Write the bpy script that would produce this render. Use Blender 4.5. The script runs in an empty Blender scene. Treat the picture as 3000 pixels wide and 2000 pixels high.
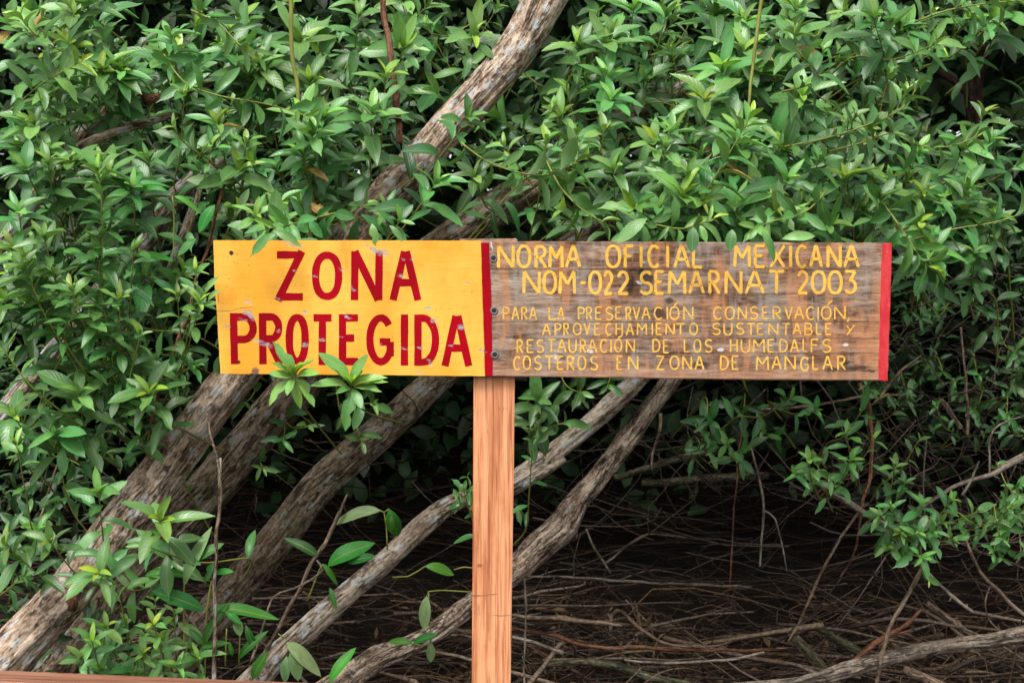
import bpy, bmesh, math, random
import numpy as np
from mathutils import Vector, Matrix, noise

SC = bpy.context.scene
COL = SC.collection
random.seed(11)
R = random.random
def U(a, b): return a + (b - a) * random.random()

# ------------------------------------------------------------------ camera
EYE = 1.5
D0 = 50.0 / 36.0 * 3.0            # at this distance one photograph pixel is one millimetre
cam = bpy.data.cameras.new('camera'); camo = bpy.data.objects.new('camera', cam); COL.objects.link(camo)
camo.location = (0, 0, EYE); camo.rotation_euler = (math.radians(90), 0, 0)
cam.lens = 50; cam.sensor_width = 36; cam.clip_end = 500; cam.clip_start = 0.05
cam.dof.use_dof = True; cam.dof.focus_distance = D0; cam.dof.aperture_fstop = 9.0
SC.camera = camo

# ------------------------------------------------------------------ light
SUN_EL, SUN_AZ = math.radians(57), math.radians(200)    # azimuth clockwise from +Y (behind the camera, a little to its left)
w = bpy.data.worlds.new('World'); SC.world = w; w.use_nodes = True
nt = w.node_tree; nt.nodes.clear()
sky = nt.nodes.new('ShaderNodeTexSky'); sky.sky_type = 'NISHITA'; sky.sun_disc = False
sky.sun_elevation = SUN_EL; sky.sun_rotation = SUN_AZ; sky.dust_density = 3.0
hsv = nt.nodes.new('ShaderNodeHueSaturation'); hsv.inputs['Saturation'].default_value = 0.12
bg = nt.nodes.new('ShaderNodeBackground'); bg.inputs['Strength'].default_value = 0.13
wo = nt.nodes.new('ShaderNodeOutputWorld')
nt.links.new(sky.outputs[0], hsv.inputs['Color']); nt.links.new(hsv.outputs[0], bg.inputs[0]); nt.links.new(bg.outputs[0], wo.inputs[0])
sun = bpy.data.lights.new('sun', 'SUN'); sun.energy = 1.45; sun.angle = math.radians(20); sun.color = (1, .96, .9)
suno = bpy.data.objects.new('sun', sun); COL.objects.link(suno)
sd = Vector((math.sin(SUN_AZ) * math.cos(SUN_EL), math.cos(SUN_AZ) * math.cos(SUN_EL), math.sin(SUN_EL)))
suno.rotation_euler = sd.to_track_quat('Z', 'Y').to_euler()
SC.view_settings.view_transform = 'Standard'; SC.view_settings.look = 'None'
SC.view_settings.exposure = 1.0; SC.view_settings.gamma = 1; SC.view_settings.use_curve_mapping = False
SC.cycles.max_bounces = 6; SC.cycles.diffuse_bounces = 3; SC.cycles.glossy_bounces = 2; SC.cycles.transmission_bounces = 3

# ------------------------------------------------------------------ helpers
def P(px, py, d=D0):
    """photograph pixel at distance d -> point of the place"""
    return Vector(((px - 1500) / 1000 * d / D0, d, EYE - (py - 1000) / 1000 * d / D0))

def tag(o, label=None, cat=None, group=None, kind=None):
    if label: o['label'] = label
    if cat: o['category'] = cat
    if group: o['group'] = group
    if kind: o['kind'] = kind
    return o

def empty(name, loc=(0, 0, 0)):
    o = bpy.data.objects.new(name, None); o.location = loc; o.empty_display_size = .05; COL.objects.link(o); return o

def link(name, me, mat=None, parent=None):
    o = bpy.data.objects.new(name, me)
    if mat and not me.materials: me.materials.append(mat)
    COL.objects.link(o)
    if parent is not None:
        o.parent = parent
        rl = Vector(); q = parent
        while q is not None: rl = rl + Vector(q.location); q = q.parent
        o.location = -rl
    return o

def mesh_from(name, V, F, uv=None, vec=None, tone=None, smooth=True):
    me = bpy.data.meshes.new(name)
    me.from_pydata([tuple(v) for v in V] if not isinstance(V, np.ndarray) else V.tolist(), [], F)
    if uv is not None:
        l = me.uv_layers.new(name='UVMap')
        idx = np.zeros(len(me.loops), dtype=np.int32); me.loops.foreach_get('vertex_index', idx)
        l.data.foreach_set('uv', np.asarray(uv, dtype=np.float32)[idx].ravel())
    if vec is not None:
        a = me.attributes.new('bark', 'FLOAT_VECTOR', 'POINT'); a.data.foreach_set('vector', np.asarray(vec, dtype=np.float32).ravel())
    if tone is not None:
        a = me.attributes.new('tone', 'FLOAT_COLOR', 'POINT'); a.data.foreach_set('color', np.asarray(tone, dtype=np.float32).ravel())
    if smooth: me.polygons.foreach_set('use_smooth', [True] * len(me.polygons))
    me.update(); return me

def srgb(r, g, b):
    f = lambda c: (c / 255 / 12.92) if c / 255 <= .04045 else ((c / 255 + .055) / 1.055) ** 2.4
    return (f(r), f(g), f(b), 1)

class NT:
    def __init__(s, name):
        s.m = bpy.data.materials.new(name); s.m.use_nodes = True; s.t = s.m.node_tree; s.t.nodes.clear()
        s.out = s.n('ShaderNodeOutputMaterial')
    def n(s, kind, **kw):
        x = s.t.nodes.new(kind)
        for k, v in kw.items(): setattr(x, k, v)
        return x
    def l(s, a, b): s.t.links.new(a, b)
    def val(s, inp, v):
        if hasattr(v, 'links') or isinstance(v, bpy.types.NodeSocket): s.l(v, inp)
        else: inp.default_value = v
    def math(s, op, a, b=0.0, c=None, clamp=False):
        x = s.n('ShaderNodeMath', operation=op); x.use_clamp = clamp
        s.val(x.inputs[0], a); s.val(x.inputs[1], b)
        if c is not None: s.val(x.inputs[2], c)
        return x.outputs[0]
    def noise(s, vec, scale=5, detail=4, rough=.55, dist=0, col=False):
        x = s.n('ShaderNodeTexNoise'); x.inputs['Scale'].default_value = scale; x.inputs['Detail'].default_value = detail
        x.inputs['Roughness'].default_value = rough; x.inputs['Distortion'].default_value = dist
        if vec is not None: s.l(vec, x.inputs['Vector'])
        return x.outputs['Color' if col else 'Fac']
    def voro(s, vec, scale=5, out='Distance', rnd=1):
        x = s.n('ShaderNodeTexVoronoi'); x.inputs['Scale'].default_value = scale; x.inputs['Randomness'].default_value = rnd
        s.l(vec, x.inputs['Vector']); return x.outputs[out]
    def scale(s, vec, sc, loc=(0, 0, 0)):
        x = s.n('ShaderNodeMapping'); s.l(vec, x.inputs[0]); x.inputs['Scale'].default_value = sc; x.inputs['Location'].default_value = loc; return x.outputs[0]
    def ramp(s, fac, stops, interp='LINEAR'):
        x = s.n('ShaderNodeValToRGB'); cr = x.color_ramp; cr.interpolation = interp
        while len(cr.elements) < len(stops): cr.elements.new(.5)
        for e, (p, c) in zip(cr.elements, stops): e.position = p; e.color = c if len(c) == 4 else (*c, 1)
        s.l(fac, x.inputs[0]); return x.outputs[0]
    def step(s, fac, lo, hi):
        x = s.n('ShaderNodeMapRange'); x.interpolation_type = 'SMOOTHSTEP'
        s.l(fac, x.inputs[0]); x.inputs[1].default_value = lo; x.inputs[2].default_value = hi; return x.outputs[0]
    def mix(s, f, a, b, mode='MIX'):
        x = s.n('ShaderNodeMix', data_type='RGBA', blend_type=mode)
        s.val(x.inputs[0], f); s.val(x.inputs[6], a); s.val(x.inputs[7], b); return x.outputs[2]
    def bump(s, h, strength=.5, dist=.01, nrm=None):
        x = s.n('ShaderNodeBump'); x.inputs['Strength'].default_value = strength; x.inputs['Distance'].default_value = dist
        s.l(h, x.inputs['Height'])
        if nrm is not None: s.l(nrm, x.inputs['Normal'])
        return x.outputs[0]
    def bsdf(s, col, rough=.6, nrm=None, spec=.5, link=True):
        x = s.n('ShaderNodeBsdfPrincipled'); s.val(x.inputs['Base Color'], col); s.val(x.inputs['Roughness'], rough)
        x.inputs['Specular IOR Level'].default_value = spec
        if nrm is not None: s.l(nrm, x.inputs['Normal'])
        if link: s.l(x.outputs[0], s.out.inputs[0])
        return x

# ------------------------------------------------------------------ materials
def leaf_material(name, from_object, pal, veins=True, rough=.33, trans=.24, under=(.16, .22, .12, 1), spec=.6):
    """pal: colour stops over tone 0..1 (old dark leaf .. young leaf)"""
    m = NT(name)
    if from_object: c = m.n('ShaderNodeObjectInfo').outputs['Color']
    else: c = m.n('ShaderNodeAttribute', attribute_name='tone').outputs['Color']
    sp = m.n('ShaderNodeSeparateColor'); m.l(c, sp.inputs[0])
    uv = m.n('ShaderNodeUVMap').outputs[0]
    suv = m.n('ShaderNodeSeparateXYZ'); m.l(uv, suv.inputs[0])
    off = m.n('ShaderNodeCombineXYZ'); m.l(sp.outputs[1], off.inputs[2])
    add = m.n('ShaderNodeVectorMath', operation='MULTIPLY_ADD'); m.l(off.outputs[0], add.inputs[0]); add.inputs[1].default_value = (1, 1, 37); m.l(uv, add.inputs[2])
    p = add.outputs[0]
    base = m.ramp(sp.outputs[0], pal)
    blot = m.noise(p, 3.0, 3)
    base = m.mix(m.step(blot, .35, .75), base, m.mix(.5, base, (.085, .15, .035, 1)))
    # hue drift from leaf to leaf
    vb = m.math('MINIMUM', sp.outputs[2], 1.0)
    h = m.n('ShaderNodeHueSaturation'); m.l(base, h.inputs['Color'])
    m.l(m.math('MULTIPLY_ADD', sp.outputs[1], .045, .4775), h.inputs['Hue'])
    m.l(m.math('MULTIPLY_ADD', vb, .9, .52), h.inputs['Value'])
    base = m.mix(m.math('GREATER_THAN', sp.outputs[2], 1.5), h.outputs[0], m.mix(m.step(blot, .4, .6), (.42, .30, .05, 1), (.22, .10, .04, 1)))
    nrm = None
    if veins:
        v = suv.outputs[1]                                     # 0..1 across, .5 midrib
        av = m.math('ABSOLUTE', m.math('SUBTRACT', v, .5))
        rib = m.step(av, .055, .015)
        base = m.mix(m.math('MULTIPLY', rib, .55), base, (.22, .34, .09, 1))
        lat = m.math('SINE', m.math('MULTIPLY', m.math('SUBTRACT', suv.outputs[0], m.math('MULTIPLY', av, .55)), 62))
        spots = m.step(m.noise(p, 24, 2), .665, .72)
        base = m.mix(m.math('MULTIPLY', spots, .6), base, (.035, .025, .012, 1))
        nrm = m.bump(m.math('ADD', m.math('MULTIPLY', lat, .35), m.math('MULTIPLY', rib, -2.5)), .14, .004)
    back = m.n('ShaderNodeNewGeometry').outputs['Backfacing']
    col = m.mix(m.math('MULTIPLY', back, .45), base, under)
    ro = m.math('MULTIPLY_ADD', blot, .25, rough - .1)
    b = m.bsdf(col, ro, nrm, spec, link=False)
    t = m.n('ShaderNodeBsdfTranslucent'); m.l(m.mix(.6, base, (.16, .32, .02, 1)), t.inputs[0])
    mx = m.n('ShaderNodeMixShader'); mx.inputs[0].default_value = trans
    m.l(b.outputs[0], mx.inputs[1]); m.l(t.outputs[0], mx.inputs[2]); m.l(mx.outputs[0], m.out.inputs[0])
    return m.m

PAL = [(0, (.036, .135, .034)), (.35, (.095, .285, .068)), (.65, (.215, .440, .085)), (.85, (.26, .48, .05)), (1, (.42, .56, .04))]
M_LEAF = leaf_material('leaf_green', True, PAL)
M_FOL = leaf_material('foliage_green', False, PAL)
M_FAR = leaf_material('far_foliage', False, [(0, (.018, .055, .018)), (.6, (.035, .11, .03)), (1, (.09, .2, .04))], veins=False, rough=.5, trans=.06)  # dimmer copy of the leaf greens, shade of the depth put into the colour
M_BIG = leaf_material('glossy_leaf', True, [(0, (.012, .075, .018)), (.5, (.022, .185, .014)), (.8, (.07, .34, .02)), (1, (.26, .33, .17))], rough=.42, spec=.3)

def bark_material(name, dark, mid, light, lichen=.5, lich_col=(.42, .44, .42, 1), grain=1.0, moss=0.0, stretch=.26):
    m = NT(name)
    v = m.n('ShaderNodeAttribute', attribute_name='bark').outputs['Vector']
    st = m.scale(v, (1, 1, stretch))
    g1 = m.noise(st, 34 * grain, 8, .68, .6)
    g2 = m.noise(m.scale(v, (1, 1, .45)), 120 * grain, 4, .65)
    big = m.noise(m.scale(v, (1, 1, .6)), 6, 4)
    fur = m.step(m.voro(m.scale(v, (1, 1, .22)), 50 * grain), .02, .30)
    f = m.math('ADD', m.math('MULTIPLY', g1, .62), m.math('MULTIPLY', g2, .38))
    col = m.ramp(f, [(.39, dark), (.475, mid), (.56, light), (.68, tuple(min(1, c * 1.35) for c in light))])
    col = m.mix(m.math('MULTIPLY', m.step(big, .42, .65), .55), col, m.mix(1, col, (.62, .50, .42, 1), 'MULTIPLY'))
    if moss: col = m.mix(m.math('MULTIPLY', m.step(m.noise(v, 9, 4), .5, .66), moss), col, (.06, .09, .025, 1))
    crk = m.math('MULTIPLY', m.step(m.math('ABSOLUTE', m.math('SUBTRACT', m.noise(m.scale(v, (1, 1, .16)), 17 * grain, 5, .6, .5), .5)), .028, .004), m.step(m.noise(v, 8, 3), .40, .55))
    col = m.mix(m.math('MULTIPLY', crk, .8), col, tuple(c * .5 for c in dark) + (1,))
    # lichen: pale grey crusts
    dv = m.n('ShaderNodeVectorMath', operation='MULTIPLY_ADD'); m.l(m.noise(v, 30, 3, col=True), dv.inputs[0]); dv.inputs[1].default_value = (.03, .03, .03); m.l(v, dv.inputs[2])
    spot = m.voro(m.scale(dv.outputs[0], (1, 1, .6)), 21)
    lm = m.math('MULTIPLY', m.step(spot, .38, .22), m.step(m.noise(v, 7, 3), .60 - .22 * lichen, .70 - .22 * lichen))
    sm = m.math('MULTIPLY', m.step(m.voro(dv.outputs[0], 60), .34, .20), m.step(m.noise(v, 12, 2), .56 - .1 * lichen, .62))
    lm = m.math('MAXIMUM', lm, m.math('MULTIPLY', sm, .8))
    lm = m.math('MULTIPLY', lm, m.step(g2, .30, .5))
    col = m.mix(m.math('MULTIPLY', lm, .8 if lichen > 0 else 0), col, lich_col)
    hgt = m.math('ADD', m.math('MULTIPLY', f, 1.2), m.math('MULTIPLY', fur, .55))
    hgt = m.math('SUBTRACT', m.math('ADD', hgt, m.math('MULTIPLY', lm, .12)), crk)
    m.bsdf(col, .85, m.bump(hgt, .85, .010), .25)
    return m.m

M_B1 = bark_material('bark_tan', (.070, .044, .028), (.31, .22, .15), (.56, .45, .35), 1.25, (.46, .47, .46, 1), stretch=.42)
M_B2 = bark_material('bark_brown', (.035, .022, .014), (.165, .115, .072), (.36, .285, .205), 1.2, (.36, .37, .34, 1), moss=.25, stretch=.38)
M_B3 = bark_material('bark_lichened', (.060, .044, .028), (.25, .195, .14), (.50, .42, .33), 1.5, (.46, .48, .48, 1))
M_B4 = bark_material('bark_stringy', (.032, .020, .014), (.20, .145, .105), (.50, .40, .31), .1, grain=1.5)
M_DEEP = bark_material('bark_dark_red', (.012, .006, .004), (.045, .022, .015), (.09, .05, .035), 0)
M_B5 = bark_material('bark_mossy', (.025, .022, .012), (.08, .072, .040), (.16, .145, .09), .3, moss=.7)
M_TW = bark_material('twig_bark', (.05, .032, .022), (.17, .115, .078), (.30, .22, .155), .0)
M_TWR = bark_material('twig_reddish', (.05, .020, .012), (.16, .065, .035), (.28, .14, .08), .0)
M_TWG = bark_material('twig_grey', (.06, .048, .038), (.21, .165, .125), (.36, .30, .24), .2)

def stem_material():
    m = NT('green_stem')
    v = m.n('ShaderNodeAttribute', attribute_name='bark').outputs['Vector']
    g = m.noise(m.scale(v, (1, 1, .15)), 60, 4)
    col = m.ramp(g, [(.3, (.13, .14, .022)), (.7, (.27, .29, .05))])
    m.bsdf(col, .5, None, .4); return m.m
M_STEM = stem_material()

def litter_material():
    m = NT('stick_litter')
    c = m.n('ShaderNodeAttribute', attribute_name='tone').outputs['Color']
    sp = m.n('ShaderNodeSeparateColor'); m.l(c, sp.inputs[0])
    col = m.ramp(sp.outputs[0], [(0, (.020, .013, .009)), (.4, (.080, .048, .030)), (.75, (.19, .122, .078)), (1, (.34, .25, .17))])
    hs = m.n('ShaderNodeHueSaturation'); m.l(col, hs.inputs['Color']); m.l(m.math('MULTIPLY_ADD', sp.outputs[1], .55, .65), hs.inputs['Saturation']); col = hs.outputs[0]
    g = m.noise(m.n('ShaderNodeTexCoord').outputs['Object'], 70, 3)
    col = m.mix(m.step(g, .35, .65), col, m.mix(1, col, (.5, .45, .42, 1), 'MULTIPLY'))
    m.bsdf(col, .85, None, .2); return m.m
M_LIT = litter_material()

def soil_material():
    m = NT('dark_soil')
    p = m.n('ShaderNodeTexCoord').outputs['Object']
    a = m.noise(p, 5, 6); b = m.noise(p, 40, 5)
    col = m.ramp(m.math('ADD', m.math('MULTIPLY', a, .5), m.math('MULTIPLY', b, .5)), [(.35, (.006, .004, .003)), (.6, (.018, .012, .008)), (.8, (.035, .024, .016))])
    m.bsdf(col, .9, m.bump(b, .8, .03), .2); return m.m
M_SOIL = soil_material()

# --- sign materials share one frame of reference: the sign's own Empty, which stands at the sign's post foot
SIGN_LABEL = 'wooden sign on a single post, yellow end lettered ZONA PROTEGIDA in red'
post_foot = P(1442, 2010, D0 + .06); sign = empty('sign', (post_foot.x, post_foot.y, 0)); tag(sign, SIGN_LABEL, 'sign')
def S(px, py):                                                   # photograph pixel on the board -> sign Empty space (x, z)
    p = P(px, py); return (p.x - sign.location.x, p.z - sign.location.z)
def sign_coord(m):
    t = m.n('ShaderNodeTexCoord'); t.object = sign; return t.outputs['Object']

def ellipses(m, p, spots, warp=.006, wscale=60, soft=.35):
    """max of soft ellipses (px, py, rx, ry, angle) in the board's plane, edges broken by noise"""
    dv = m.n('ShaderNodeVectorMath', operation='MULTIPLY_ADD'); 
    nn = m.n('ShaderNodeVectorMath', operation='SUBTRACT'); m.l(m.noise(m.scale(p, (.6, 1, 1)), wscale, 4, .7, col=True), nn.inputs[0]); nn.inputs[1].default_value = (.5, .5, .5)
    m.l(nn.outputs[0], dv.inputs[0]); dv.inputs[1].default_value = (warp * 3, 0, warp * 3); m.l(p, dv.inputs[2])
    res = None
    for (px, py, rx, ry, an) in spots:
        cx, cz = S(px, py)
        mp = m.n('ShaderNodeMapping', vector_type='TEXTURE'); m.l(dv.outputs[0], mp.inputs[0])
        mp.inputs['Location'].default_value = (cx, 0, cz); mp.inputs['Rotation'].default_value = (0, math.radians(an), 0)
        mp.inputs['Scale'].default_value = (rx / 1000, 1000, ry / 1000)
        ln = m.n('ShaderNodeVectorMath', operation='LENGTH'); m.l(mp.outputs[0], ln.inputs[0])
        k = m.step(ln.outputs['Value'], 1 + soft, 1 - soft)
        res = k if res is None else m.math('MAXIMUM', res, k)
    return res

CHIPS = [(858, 715, 34, 8, 6), (1108, 737, 30, 9, 8), (1090, 731, 22, 6, 25), (727, 920, 24, 9, 28), (711, 911, 10, 4, 20), (725, 884, 12, 7, 0), (770, 1006, 26, 7, 12),
         (784, 1010, 12, 5, 30), (1353, 957, 9, 10, 0), (1272, 939, 12, 5, 10), (1001, 789, 9, 6, 0), (1034, 845, 9, 4, 20), (1172, 810, 9, 5, 15), (1256, 903, 8, 5, 0),
         (1018, 928, 10, 4, 15), (943, 995, 9, 5, 0), (1321, 1011, 7, 5, 0), (893, 916, 8, 6, 30), (1186, 1020, 9, 3, 0), (818, 971, 7, 5, 0), (667, 955, 7, 4, 0), (1231, 1086, 10, 5, 0),
         (895, 1010, 8, 4, 0), (1001, 985, 8, 4, 10), (1232, 1021, 8, 3, 0), (920, 806, 8, 3, 10), (711, 936, 12, 4, 20), (1258, 1063, 9, 5, 60), (995, 700, 12, 4, 0), (865, 793, 6, 4, 0),
         (1412, 1027, 10, 4, 0), (1255, 990, 6, 3, 0), (1366, 830, 7, 4, 0), (812, 871, 8, 3, 30), (1180, 760, 7, 3, 15), (1208, 760, 8, 3, 20), (1117, 1005, 4, 3, 0)]

def painted(name, colA, colB, extra=False):
    m = NT(name); p = sign_coord(m)
    n1 = m.noise(m.scale(p, (1, 1, .55)), 7, 4); n2 = m.noise(m.scale(p, (.4, 1, 1)), 55, 5)
    col = m.mix(m.step(n1, .33, .68), colA, colB)
    col = m.mix(m.math('MULTIPLY', m.step(n2, .52, .72), .14), col, m.mix(1, col, (.55, .45, .4, 1), 'MULTIPLY'))
    br = m.noise(m.scale(p, (.06, 1, 1)), 130, 4, .6); col = m.mix(m.math('MULTIPLY', m.step(br, .42, .62), .28), col, m.mix(1, col, (.86, .74, .6, 1), 'MULTIPLY'))
    gr = m.noise(m.scale(p, (1, 1, .4)), 13, 5, .65); col = m.mix(m.math('MULTIPLY', m.step(gr, .54, .72), .30), col, m.mix(1, col, (.74, .52, .42, 1), 'MULTIPLY'))
    specks = m.step(m.noise(m.scale(p, (.5, 1, 1.2)), 95, 3, .6), .715, .75)
    col = m.mix(m.math('MULTIPLY', specks, .65), col, (.36, .34, .35, 1) if not extra else (.50, .30, .16, 1))
    mk = ellipses(m, p, [(a, b, c * .95, d * .8, e + 8) for a, b, c, d, e in CHIPS], .011, 75, .5)
    streak = m.step(m.noise(m.scale(p, (.25, 1, 1)), 170, 4, .7), .44, .54)
    mk = m.math('MULTIPLY', mk, m.math('MULTIPLY_ADD', streak, .7, .3))
    grey = m.ramp(m.noise(p, 70, 4), [(.3, (.24, .23, .25)), (.7, (.45, .44, .46))])
    col = m.mix(mk, col, grey)
    if extra:
        holes = ellipses(m, p, [(679, 741, 7, 6, 0), (699, 1060, 6, 5, 0)], .003, 90, .3)
        brown = ellipses(m, p, [(749, 1086, 12, 9, 0), (746, 1094, 13, 5, 0)], .006, 60, .3)
        crack = ellipses(m, p, [(664, 910, 32, 1.2, -2), (715, 902, 30, 1.2, -9), (640, 870, 2, 18, 0)], .003, 20, .5)
        dirt = m.math('MULTIPLY', m.step(m.noise(p, 120, 3), .64, .70), m.step(m.noise(p, 5, 2), .50, .62))
        col = m.mix(m.math('MULTIPLY', dirt, .5), col, (.22, .12, .04, 1))
        col = m.mix(brown, col, (.20, .09, .05, 1)); col = m.mix(m.math('MULTIPLY', crack, .75), col, (.25, .12, .04, 1)); col = m.mix(holes, col, (.012, .009, .007, 1))
    hgt = m.math('SUBTRACT', m.math('MULTIPLY', n2, .5), mk)
    m.bsdf(col, m.math('MULTIPLY_ADD', mk, .3, .5), m.bump(hgt, .35, .002), .08 if not extra else .35); return m.m
M_YEL = painted('yellow_paint', (.76, .34, .018, 1), (.86, .47, .065, 1), True)
M_RED = painted('red_paint', (.25, .000, .005, 1), (.38, .000, .009, 1))
def painted_edge_red():
    m = NT('bright_red_paint'); p = sign_coord(m)
    n = m.noise(m.scale(p, (1, 1, .3)), 60, 5)
    col = m.mix(m.step(n, .35, .7), (.50, .012, .020, 1), (.60, .035, .04, 1))
    wearm = m.math('MULTIPLY', m.step(m.noise(p, 170, 4, .7), .62, .68), m.step(m.noise(p, 17, 2), .42, .52))
    col = m.mix(m.math('MULTIPLY', wearm, .5), col, (.65, .42, .38, 1))
    m.bsdf(col, .5, m.bump(n, .3, .002), .4); return m.m
M_RED2 = painted_edge_red()
def letter_yellow():
    m = NT('letter_yellow_paint'); p = sign_coord(m)
    n = m.noise(m.scale(p, (.5, 1, 1)), 90, 4)
    col = m.mix(m.step(n, .35, .68), (.76, .40, .045, 1), (.84, .50, .09, 1))
    worn = m.step(m.noise(m.scale(p, (.35, 1, 1.5)), 110, 4, .7), .50, .64)
    lower = m.n('ShaderNodeSeparateXYZ'); m.l(p, lower.inputs[0])
    z0 = S(0, 880)[1]
    thin = m.step(lower.outputs[2], z0 + .01, z0 - .01)      # the small lettering is painted thinner
    f = m.math('MULTIPLY', worn, m.math('MULTIPLY_ADD', thin, .28, .2))
    col = m.mix(f, col, (.22, .15, .11, 1))
    m.bsdf(col, .6, None, .3); return m.m
M_LY = letter_yellow()

def board_wood():
    m = NT('weathered_board'); p = sign_coord(m)
    g = m.noise(m.scale(p, (.16, 1, 1.0)), 60, 8, .68, .3)           # horizontal grain
    g2 = m.noise(m.scale(p, (.16, 1, 1)), 190, 4, .7)
    patch = m.noise(m.scale(p, (1.0, 1, .75)), 8, 5, .6)
    vert = m.noise(m.scale(p, (1, 1, .18)), 24, 4, .6)
    fine = m.noise(m.scale(p, (.5, 1, 1)), 50, 5, .7)
    grey = m.ramp(g, [(.30, (.36, .36, .36) if False else (.095, .066, .050)), (.50, (.275, .195, .145)), (.66, (.48, .375, .30))])
    brown = m.ramp(g, [(.34, (.065, .030, .018)), (.50, (.20, .098, .054)), (.66, (.44, .235, .135))])
    k = m.math('ADD', m.math('MULTIPLY', patch, .55), m.math('MULTIPLY', fine, .45))
    col = m.mix(m.step(k, .44, .57), grey, brown)
    col = m.mix(m.math('MULTIPLY', m.step(vert, .52, .64), .60), col, (.50, .23, .11, 1))
    col = m.mix(m.math('MULTIPLY', m.step(vert, .46, .36), .5), col, (.34, .30, .27, 1))
    col = m.mix(m.math('MULTIPLY', m.step(g2, .55, .68), .5), col, m.mix(1, col, (.35, .28, .25, 1), 'MULTIPLY'))
    sep = m.n('ShaderNodeSeparateXYZ'); m.l(p, sep.inputs[0])
    # warm band along the foot of the board and beside the middle
    zb = S(0, 1108)[1]
    low = m.math('MULTIPLY', m.step(m.math('ADD', sep.outputs[2], m.math('MULTIPLY', patch, -.05)), zb + .035, zb - .035), .6)
    col = m.mix(low, col, (.44, .235, .14, 1))
    # pencil guide lines of the lettering
    gl = None
    for (a, b) in [(788, 789), (867, 858), (943, 943), (990, 991), (1036, 1034)]:
        z1, z2 = S(0, a)[1], S(0, b)[1]; x1, x2 = S(1443, 0)[0], S(2590, 0)[0]
        zz = m.math('MULTIPLY_ADD', sep.outputs[0], (z2 - z1) / (x2 - x1), z1 - x1 * (z2 - z1) / (x2 - x1))
        e = m.step(m.math('ABSOLUTE', m.math('SUBTRACT', sep.outputs[2], zz)), .0022, .0008)
        gl = e if gl is None else m.math('MAXIMUM', gl, e)
    col = m.mix(m.math('MULTIPLY', gl, m.math('MULTIPLY', m.step(m.noise(p, 9, 2), .35, .6), .65)), col, (.04, .028, .022, 1))
    dark = ellipses(m, p, [(2505, 1078, 42, 10, 0), (2478, 1062, 12, 5, 0), (2469, 729, 9, 5, 0), (2487, 759, 12, 6, 10), (1848, 835, 9, 26, 10), (1895, 815, 22, 18, 30), (1880, 800, 10, 12, 0),
                              (1935, 915, 20, 14, 20), (1960, 880, 14, 7, 0), (1850, 792, 9, 5, 0), (2440, 1085, 25, 6, 0), (2540, 1088, 30, 3, 0), (1643, 1045, 16, 8, 0), (2050, 1070, 30, 9, 0)], .010, 45, .5)
    col = m.mix(m.math('MULTIPLY', dark, .80), col, (.022, .017, .016, 1))
    white = ellipses(m, p, [(1729, 1029, 10, 6, 20), (1632, 1046, 11, 5, 0), (2111, 1024, 10, 5, 0), (2478, 1009, 8, 4, 0), (1679, 1049, 5, 5, 0), (1885, 769, 5, 3, 0), (1441, 720, 2, 12, -15), (1873, 827, 10, 4, 20)], .005, 90, .3)
    col = m.mix(m.math('MULTIPLY', white, .9), col, (.62, .58, .56, 1))
    m.bsdf(col, .8, m.bump(m.math('ADD', g, m.math('MULTIPLY', g2, .5)), .6, .004), .12); return m.m
M_BOARD = board_wood()

def pine(name, a, b, c, knots=True, horiz=False, rough=.55):
    m = NT(name)
    p = sign_coord(m) if not horiz else m.n('ShaderNodeTexCoord').outputs['Object']
    sc = (1, 1, .045) if not horiz else (.045, 1, 1)
    wv = m.noise(m.scale(p, sc), 55, 4, .5, .8); fine = m.noise(m.scale(p, sc), 260, 4, .6)
    col = m.ramp(m.math('ADD', m.math('MULTIPLY', wv, .75), m.math('MULTIPLY', fine, .25)), [(.34, a), (.48, b), (.60, c), (.72, b)])
    bl = m.noise(p, 6, 3); col = m.mix(m.math('MULTIPLY', m.step(bl, .45, .7), .3), col, m.mix(1, col, (.86, .70, .56, 1), 'MULTIPLY'))
    if knots:
        gm = m.noise(m.scale(p, (1, 1, .35)), 16, 5, .65); col = m.mix(m.math('MULTIPLY', m.step(gm, .50, .70), .45), col, m.mix(1, col, (.72, .55, .45, 1), 'MULTIPLY'))
        ln_ = m.noise(m.scale(p, (1, 1, .02)), 150, 3, .5); col = m.mix(m.math('MULTIPLY', m.step(ln_, .53, .62), .75), col, m.mix(1, col, (.55, .36, .26, 1), 'MULTIPLY'))
        kn = m.step(m.voro(m.scale(p, (1, 1, .55)), 7), .10, .05); col = m.mix(m.math('MULTIPLY', kn, .65), col, (.20, .07, .03, 1))
        dk = m.math('MULTIPLY', m.step(m.noise(m.scale(p, (1, 1, .12)), 120, 3), .66, .72), m.step(m.noise(m.scale(p, (1, 1, .5)), 9, 2), .50, .62))
        col = m.mix(m.math('MULTIPLY', dk, .55), col, (.14, .05, .025, 1))
        mk = ellipses(m, p, [(1396, 1750, 26, 2.2, -4), (1440, 1746, 20, 1.6, -4), (1470, 1806, 26, 1.6, 0), (1405, 1660, 8, 6, 0)], .004, 40, .5)
        col = m.mix(m.math('MULTIPLY', mk, .7), col, (.13, .06, .035, 1))
        sw = ellipses(m, p, [(1430, 1880, 9, 45, 3), (1403, 1790, 8, 22, 20), (1470, 1200, 14, 6, 0)], .010, 40, .6)
        col = m.mix(m.math('MULTIPLY', sw, m.math('MULTIPLY', m.step(fine, .5, .6), .6)), col, (.15, .06, .03, 1))
    m.bsdf(col, rough, m.bump(m.math('ADD', wv, fine), .35, .002), .35); return m.m
M_PINE = pine('raw_pine', (.42, .145, .056), (.68, .285, .130), (.78, .38, .195))
M_RAIL = pine('stained_rail', (.13, .050, .028), (.25, .105, .062), (.33, .160, .10), False, True, .5)

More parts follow.
